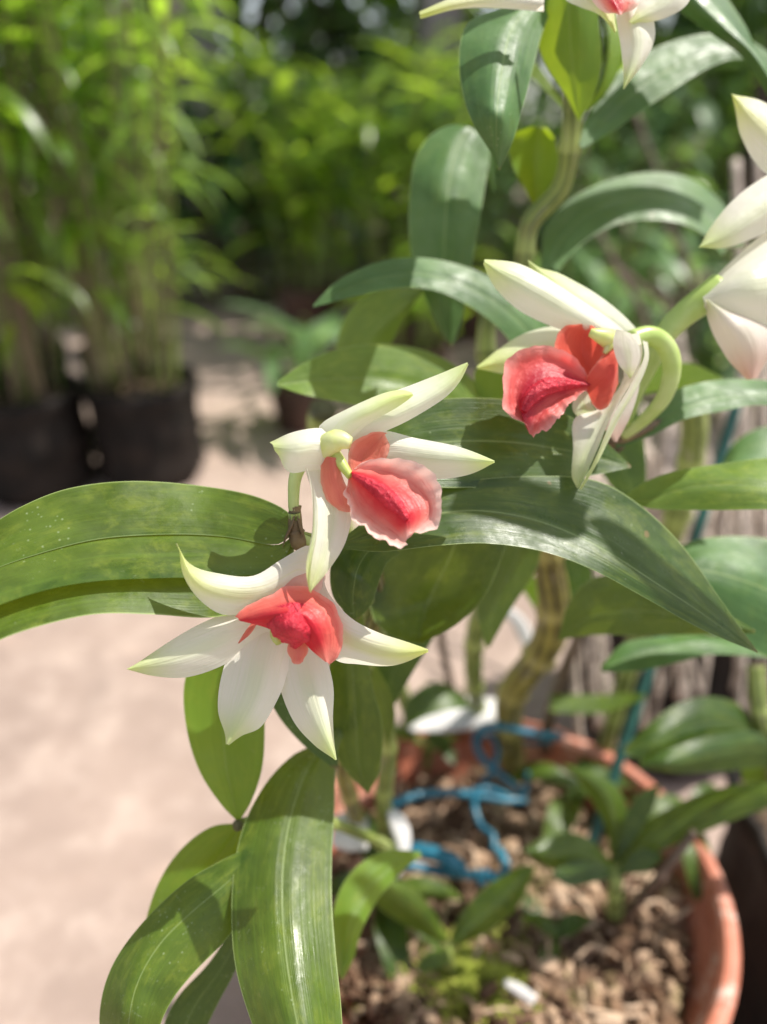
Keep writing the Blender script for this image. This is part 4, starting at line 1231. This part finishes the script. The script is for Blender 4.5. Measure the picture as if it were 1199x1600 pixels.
petal(f3, [[(1002, 530), (1005, 560), (985, 605), (955, 660), (930, 712), (905, 764)], [(1010, 535), (1012, 565), (995, 612), (966, 662), (938, 712), (908, 764)]],
      [[18.2, 17.85, 17.8, 17.8], [18.5, 18.3, 18.2, 17.9]], 'petal_g', name='petal_fold')
petal(f3, [[(962, 515), (958, 540), (968, 570), (985, 590)], [(985, 520), (998, 540), (1000, 562), (986, 592)]], [[17.9, 17.8], [17.8, 17.75]], 'petal', cup=0.12)
petal(f3, [[(1000, 560), (1000, 600), (985, 650), (965, 690)], [(985, 600), (960, 640), (940, 660), (960, 690)]], [[18.9, 18.8], [18.9, 18.8]], 'petal_p', 'chin')
petal(f3, [[(900, 612), (895, 640), (910, 660)], [(918, 612), (930, 640), (940, 655)]], [[18.8, 18.7], [18.8, 18.7]], 'petal_g', 'chin', cup=0.1)
petal(f3, [[(925, 598), (895, 575), (868, 548), (880, 512), (905, 505)], [(930, 595), (915, 565), (910, 535), (918, 507)], [(935, 592), (945, 570), (945, 545), (930, 510)]],
      [[18.6, 18.3, 18.4], [18.6, 18.8, 18.5], [18.6, 18.4, 18.3]], 'lobe3', 'lip_lobe', ruf=0.015)
petal(f3, [[(908, 605), (930, 570), (950, 545), (962, 545)], [(910, 607), (940, 600), (958, 580), (966, 560)], [(915, 612), (935, 640), (955, 628), (968, 600)]],
      [[18.5, 18.2, 18.3], [18.5, 18.0, 18.0], [18.5, 18.3, 18.3]], 'lobe3', 'lip_lobe', ruf=0.01)
petal(f3, [[(925, 598), (900, 560), (860, 541), (822, 543), (796, 560), (786, 600), (792, 640), (815, 660), (826, 676)],
           [(925, 600), (890, 578), (850, 565), (818, 580), (806, 615), (812, 645), (828, 677)],
           [(924, 602), (890, 598), (855, 602), (828, 622), (818, 648), (828, 678)],
           [(923, 604), (890, 614), (860, 630), (840, 648), (830, 679)],
           [(922, 606), (895, 628), (878, 648), (858, 668), (832, 681)]],
      [[18.5, 18.1, 17.6, 17.5], [18.5, 18.3, 18.0, 17.7], [18.3, 18.0, 17.75, 17.6], [18.4, 18.2, 17.9, 17.7], [18.4, 17.9, 17.5, 17.5]], 'lip3', 'lip', n=44, m=8, ruf=0.045, rf=4)
crest(f3, [(905, 601, 18.2), (878, 600, 17.98), (850, 606, 17.82), (830, 622, 17.72), (818, 643, 17.65)], [0.06, 0.14, 0.2, 0.19, 0.08])
b = MB()
b.tube([P(962, 535, 18.6), P(948, 528, 18.2), P(930, 522, 18.0), P(922, 519, 18.0)], [0.2, 0.25, 0.2, 0.1], 12, 16)
b.tube([P(955, 525, 18.3), P(952, 540, 18.2), P(945, 552, 18.2)], [0.16, 0.14, 0.05], 10, 10)
b.build('column', M['anther'], f3)
b = MB()
b.tube([P(985, 530, 18.8), P(1015, 524, 19.0), P(1040, 540, 19.2), P(1050, 575, 19.4), P(1038, 620, 19.8), P(1008, 655, 20.4), P(975, 680, 21)], [0.22, 0.25, 0.25, 0.23, 0.2, 0.17, 0.15], 14, 40)
b.build('pedicel', M['pedicel'], f3)
b = MB()
b.tube([P(950, 695, 21.2), P(985, 678, 21.1), P(1030, 660, 21.4)], [0.15, 0.2, 0.12], 8, 14, nodes=4)
b.build('bract', M['node'], f3)

# right edge flower (seen from behind) --------------------------
f4 = flower(P(1150, 470, 20), 'flower at the right edge seen from behind with a blush chin')
b = MB()
b.tube([P(975, 665, 20.8), P(1000, 600, 20.6), P(1035, 530, 20.2), P(1065, 495, 20.0), P(1100, 468, 19.8), P(1125, 450, 19.8)], [0.18, 0.2, 0.26, 0.3, 0.36, 0.42], 14, 30)
b.build('pedicel', M['pedicel'], f4)
petal(f4, [[(1098, 458), (1150, 400), (1205, 355), (1260, 320)], [(1100, 470), (1150, 450), (1210, 440), (1270, 430)], [(1102, 485), (1135, 510), (1190, 520), (1270, 520)]],
      [[19.8, 20, 20.4], [19.4, 19.0, 19.6], [19.7, 19.6, 20]], 'petal', cup=0.06)
petal(f4, [[(1098, 465), (1115, 520), (1138, 565), (1166, 592)], [(1105, 468), (1150, 510), (1170, 550), (1175, 592)], [(1110, 470), (1180, 500), (1215, 530), (1185, 590)]],
      [[19.7, 19.6, 19.8], [19.3, 18.9, 19.4], [19.5, 19.6, 19.8]], 'petal_p', cup=0.08, name='chin')
petal(f4, [[(1260, 300), (1190, 265), (1160, 215), (1150, 175), (1142, 148)], [(1270, 250), (1220, 225), (1180, 190), (1143, 147)], [(1280, 200), (1235, 185), (1190, 160), (1144, 146)]],
      [[20.2, 20, 19.8], [20, 19.6, 19.6], [20.2, 20, 19.8]], 'petal_y', cup=0.06)
petal(f4, [[(1270, 240), (1205, 270), (1150, 310), (1110, 355), (1092, 384)], [(1280, 270), (1215, 310), (1165, 345), (1125, 372), (1092, 386)], [(1290, 320), (1230, 345), (1180, 370), (1130, 388), (1093, 388)]],
      [[20, 19.6, 19.4], [19.7, 19.2, 19.2], [20, 19.6, 19.4]], 'petal', cup=0.06)

# topmost flower ------------------------------------------------
f5 = flower(P(960, -20, 19), 'topmost flower cut by the top edge of the picture')
petal(f5, [[(850, -10), (790, -25), (720, -12), (656, 20)], [(850, 5), (790, -2), (720, 5), (656, 24)], [(850, 18), (790, 12), (720, 16), (657, 28)]], [[19, 18.8], [18.8, 18.5], [19, 18.8]], 'petal_y', cup=0.05)
petal(f5, [[(960, -20), (963, 20), (970, 70), (972, 105), (974, 138)], [(985, -20), (990, 30), (995, 80), (975, 139)], [(1010, -20), (1022, 45), (1018, 75), (1000, 110), (976, 140)]], [[18.8, 18.6], [18.5, 18.3], [18.8, 18.6]], 'petal', cup=0.05)
petal(f5, [[(890, -40), (880, -5), (905, 10), (935, 25), (962, 52)], [(930, -40), (925, -5), (940, 10), (962, 50)], [(960, -40), (955, -5), (962, 20), (964, 48)]], [[18.7, 18.5], [18.5, 18.3], [18.7, 18.5]], 'petal_g', cup=0.05)
petal(f5, [[(1090, -40), (1075, 5), (1040, 28), (995, 40)], [(1060, -40), (1040, 0), (1015, 18), (985, 35)], [(1000, -40), (990, 0), (985, 20), (980, 34)]], [[18.6, 18.5], [18.5, 18.3], [18.7, 18.5]], 'petal', cup=0.05)
petal(f5, [[(915, -30), (925, 0), (945, 20), (965, 24)], [(950, -30), (958, -5), (966, 12), (970, 23)], [(1000, -30), (1000, 0), (990, 15), (975, 23)]], [[18.1, 18], [17.9, 17.8], [18.1, 18]], 'lip', 'lip')

# ---------------------------------------------------------------- right hand plant leaves and plantlets in the pot
pk = empty('orchid_plantlet', G(965, 1370, zb))
tag(pk, 'young orchid shoot with a rosette of green leaves at the right of the pot', 'plant', 'orchid shoots in the terracotta pot')
zt = gd(965, 1370, zb)
lf = lambda *a, **k: leaf(*a, parent=pk, **k)
lf([[(965, 1345), (990, 1300), (1040, 1265), (1110, 1235), (1180, 1222), (1240, 1225)], [(968, 1350), (1010, 1315), (1070, 1285), (1130, 1262), (1190, 1245), (1240, 1235)], [(972, 1355), (1030, 1330), (1090, 1305), (1150, 1280), (1200, 1262), (1240, 1245)]], [[32, 31, 30], [31.6, 30.4, 29.6], [31.4, 30.2, 29.6]], 'leaf', groove=0.04)
lf([[(955, 1345), (945, 1290), (915, 1235), (880, 1195)], [(958, 1345), (962, 1290), (940, 1235), (882, 1194)], [(962, 1345), (985, 1290), (960, 1225), (885, 1193)]], [[32, 31.5], [31.6, 31], [32, 31.5]], 'leaf')
lf([[(960, 1350), (920, 1310), (870, 1300), (820, 1325)], [(958, 1360), (915, 1340), (870, 1335), (820, 1328)], [(955, 1370), (915, 1370), (870, 1362), (820, 1332)]], [[31, 30], [30.6, 29.6], [30.6, 29.8]], 'leaf')
lf([[(960, 1350), (975, 1280), (1000, 1240), (1030, 1225)], [(965, 1352), (1000, 1300), (1020, 1265), (1032, 1228)]], [[31.6, 31], [31.4, 31]], 'leaf_dark', groove=0)
lf([[(965, 1360), (985, 1335), (1010, 1325), (1035, 1335)], [(968, 1368), (990, 1365), (1012, 1362), (1036, 1340)]], [[31.2, 30.5], [31, 30.3]], 'leaf_dark', groove=0)
lf([[(955, 1362), (920, 1345), (890, 1345), (862, 1365)], [(955, 1372), (922, 1380), (890, 1385), (863, 1370)]], [[30.5, 29.5], [30.2, 29.3]], 'leaf_dark', groove=0)
cane([(960, 1440, gd(960, 1440, zb)), (962, 1390, 32), (962, 1345, 32)], [0.35, 0.32, 0.25], 'cane_green', 3, 'cane', pk)
cane([(970, 1430, gd(970, 1430, zb)), (1020, 1385, 31.5), (1050, 1345, 30.5), (1085, 1300, 30)], [0.22, 0.25, 0.22, 0.15], 'cane_brown', 3, 'cane', pk)

pk2 = empty('orchid_plantlet', G(700, 1480, zb))
tag(pk2, 'small orchid shoot with three leaves at the front of the pot', 'plant', 'orchid shoots in the terracotta pot')
lf = lambda *a, **k: leaf(*a, parent=pk2, **k)
lf([[(700, 1475), (720, 1430), (760, 1385), (815, 1352)], [(704, 1478), (745, 1440), (790, 1400), (830, 1352)], [(708, 1482), (765, 1455), (810, 1415), (838, 1354)]], [[30.5, 30], [30, 29.4], [30.2, 29.6]], 'leaf')
lf([[(695, 1475), (640, 1450), (585, 1410), (570, 1365)], [(697, 1472), (655, 1430), (615, 1395), (575, 1363)], [(700, 1468), (675, 1420), (640, 1385), (580, 1362)]], [[30, 28.6], [29.7, 28.2], [30, 28.4]], 'leaf')
lf([[(690, 1478), (665, 1490), (650, 1510)], [(700, 1485), (700, 1505), (660, 1522)]], [[29.8, 29.5], [29.6, 29.3]], 'leaf', groove=0)
cane([(702, 1520, gd(702, 1520, zb)), (702, 1500, 30.3), (700, 1470, 30.2)], [0.2, 0.2, 0.16], 'cane_green', 2, 'cane', pk2)



def shoot(bu, bv, n, L, W, h, lb):
    c0 = G(bu, bv, zb)
    o = empty('orchid_plantlet', c0)
    tag(o, lb, 'plant', 'orchid shoots in the terracotta pot')
    st = MB()
    st.tube([c0 - (0, 0, 0.5), c0 + (rng.normal() * 0.3, -0.3, h * 0.5), c0 + (rng.normal() * 0.5, -0.8, h)], [0.2, 0.18, 0.1], 14, 24, nodes=5, ridge=0.04)
    st.build('cane', M['cane_green'], o)
    a0 = rng.uniform(0, 6.28)
    for k in range(n):
        b = MB()
        a = a0 + k * 2.5 + rng.normal() * 0.3
        t = 0.45 + 0.55 * k / max(1, n - 1)
        b.blade(c0 + np.array([0, -0.8 * t, h * t]), (math.cos(a), math.sin(a), 0.9), L * rng.uniform(0.7, 1.15), W * rng.uniform(0.8, 1.1), rng.uniform(1.0, 2.2), 16, fold=0.25, twist=rng.normal() * 0.3)
        b.build('leaf', M['leaf' if k % 2 else 'leaf_dark'], o)


shoot(885, 1290, 5, 4.5, 1.5, 4.0, 'leafy shoot in the bark just right of the ties')
shoot(1050, 1330, 5, 4.5, 1.5, 4.5, 'leafy shoot by the right inner wall of the pot')
shoot(600, 1430, 5, 4.2, 1.5, 3.0, 'leafy shoot half hidden behind the hanging leaf at the pot left')
shoot(860, 1470, 4, 2.6, 1.0, 1.6, 'tiny leafy shoot in the bark at the front of the pot')
shoot(660, 1210, 4, 4.0, 1.3, 4.5, 'leafy shoot at the back left of the pot')
pk3 = empty('orchid_plantlet', G(640, 1180, zb))
rpnt = empty('broad_leaved_plant', (25.5, 24.5, 13.5))
tag(rpnt, 'plant with dark broad leaves in the dark bag at the right', 'plant')
bpy.data.objects.remove(pk3)
lf = lambda *a, **k: leaf(*a, parent=rpnt, **k)
lf([[(1215, 1230), (1180, 1140), (1150, 1098), (1090, 1090), (1035, 1115), (978, 1165)], [(1217, 1230), (1190, 1160), (1140, 1130), (1080, 1135), (1030, 1155), (976, 1172)], [(1219, 1230), (1200, 1172), (1160, 1160), (1090, 1180), (1030, 1190), (976, 1180)]],
   [[31, 29, 29], [30.8, 28.4, 28.6], [30.8, 28.4, 28.4]], 'leaf_dark', groove=0.05)
lf([[(1220, 1230), (1195, 1150), (1130, 1145), (1060, 1165), (1000, 1190)], [(1221, 1230), (1205, 1170), (1130, 1175), (1060, 1190), (998, 1195)], [(1222, 1230), (1200, 1200), (1130, 1205), (1060, 1208), (998, 1200)]],
   [[30.5, 28, 28], [30.5, 27.5, 27.8], [30.5, 27.8, 28]], 'leaf_dark', groove=0.05)
cane([(1240, 1420, 33), (1225, 1300, 32), (1217, 1230, 31), (1190, 1120, 30), (1180, 1040, 30)], [0.4, 0.4, 0.36, 0.3], 'cane_green', 6, 'cane', rpnt)
lf([[(1185, 1250), (1160, 1215), (1165, 1175), (1190, 1150)], [(1210, 1255), (1215, 1220), (1212, 1180), (1200, 1150)]], [[31.4, 31], [31, 31]], 'leaf_backlit', groove=0)

# ---------------------------------------------------------------- stake, ties, tags
b = MB()
sb = G(885, 1440, zb)
b.tube([sb, P(1000, 1090, 36), P(1090, 830, 35), P(1155, 620, 34.5)], 0.27, 10, 40)
tag(b.build('garden_stake', M['teal']), 'thin teal green stake leaning out of the pot to the right', 'stake')


def tie(paths, label, rad=0.13):
    b = MB()
    for p, r in paths:
        b.tube([P(*q) for q in p], r, 8, 8 * len(p))
    tag(b.build('plant_tie', M['tie']), label, 'tie', 'blue ties round the orchid canes')


tie([([(878, 1149, 36.5), (830, 1145, 35.6), (790, 1136, 35.4), (758, 1136, 36), (744, 1152, 36.5), (752, 1182, 36.8), (776, 1206, 37), (800, 1225, 37), (820, 1242, 37.2)], 0.19),
     ([(872, 1152, 36.7), (845, 1160, 37.6), (805, 1158, 38.5), (765, 1148, 37.6), (748, 1158, 36.6)], 0.13),
     ([(770, 1150, 36.2), (778, 1175, 36.6), (768, 1205, 36.8), (752, 1225, 36.8)], 0.15)],
    'blue tie looped high round the thick striped cane')
tie([([(612, 1258, 34.5), (640, 1246, 34.8), (690, 1238, 35.4), (740, 1242, 36), (790, 1250, 36.4), (822, 1250, 36.6)], 0.2),
     ([(824, 1208, 38), (822, 1230, 37), (808, 1248, 36.6), (765, 1232, 36.2), (742, 1238, 36)], 0.15),
     ([(742, 1230, 36), (742, 1262, 35.6), (752, 1290, 35), (770, 1305, 34.5), (772, 1330, 34)], 0.15)],
    'blue tie stretched level between the canes over the bark')
tie([([(612, 1348, 32), (650, 1354, 32), (700, 1362, 32.4), (745, 1368, 32.8), (782, 1368, 33), (790, 1350, 33.2), (778, 1326, 33.8)], 0.22),
     ([(640, 1326, 32.4), (680, 1334, 32.2), (706, 1346, 32), (722, 1360, 32)], 0.34),
     ([(745, 1360, 32.6), (752, 1380, 32.6), (758, 1362, 32.6), (770, 1376, 32.8)], 0.16)],
    'thick bright blue tie lowest in the pot')


def tagplate(curves, D, label, name='plant_tag', cat='tag', mat='white_tag'):
    b = MB()
    loft(b, curves, D, 16, 5, cup=0.06)
    o = b.build(name, M[mat])
    md = o.modifiers.new('thickness', 'SOLIDIFY')
    md.thickness = 0.0008
    tag(o, label, cat, 'white plastic plant tags')
    return o


tagplate([[(640, 1135), (670, 1110), (720, 1092), (775, 1090), (800, 1100)], [(640, 1140), (690, 1143), (740, 1138), (790, 1122), (800, 1110)]], [[38.5, 39.5], [37.5, 38.5]], 'long oval white plastic tag lying over the back rim of the pot')
tagplate([[(520, 1275), (545, 1268), (575, 1275)], [(520, 1320), (545, 1330), (575, 1328)]], [[30, 31], [29, 30]], 'square white plastic tag behind the hanging leaf')
tagplate([[(610, 1262), (630, 1272), (642, 1300), (640, 1335), (625, 1372)], [(606, 1270), (612, 1300), (622, 1330), (618, 1372)]], [[30.5, 30], [30.2, 29.8]], 'narrow curled white plastic tag beside the green cane')
tagplate([[(788, 960), (800, 975), (815, 1005), (832, 1030)], [(800, 950), (822, 970), (835, 1000), (840, 1026)]], [[40, 40], [40, 40]], 'pale bluish plastic tag seen behind the striped cane')
tagplate([[(790, 1528), (815, 1538), (840, 1556)], [(786, 1538), (808, 1556), (832, 1572)]], [[30.4, 29.8], [30.2, 29.6]], 'stubby white plastic tag at the front of the bark')
b = MB()
b.blob(G(716, 1500, PH - 2.1), (0.42, 0.36, 0.34), rnd=0.5, sub=8, rough=0.08)
tag(b.build('white_pebble', M['white_tag']), 'small white pebble on the bark beside the moss', 'pebble')

for ob in list(bpy.data.objects):
    if '_w' in ob:
        del ob['_w']
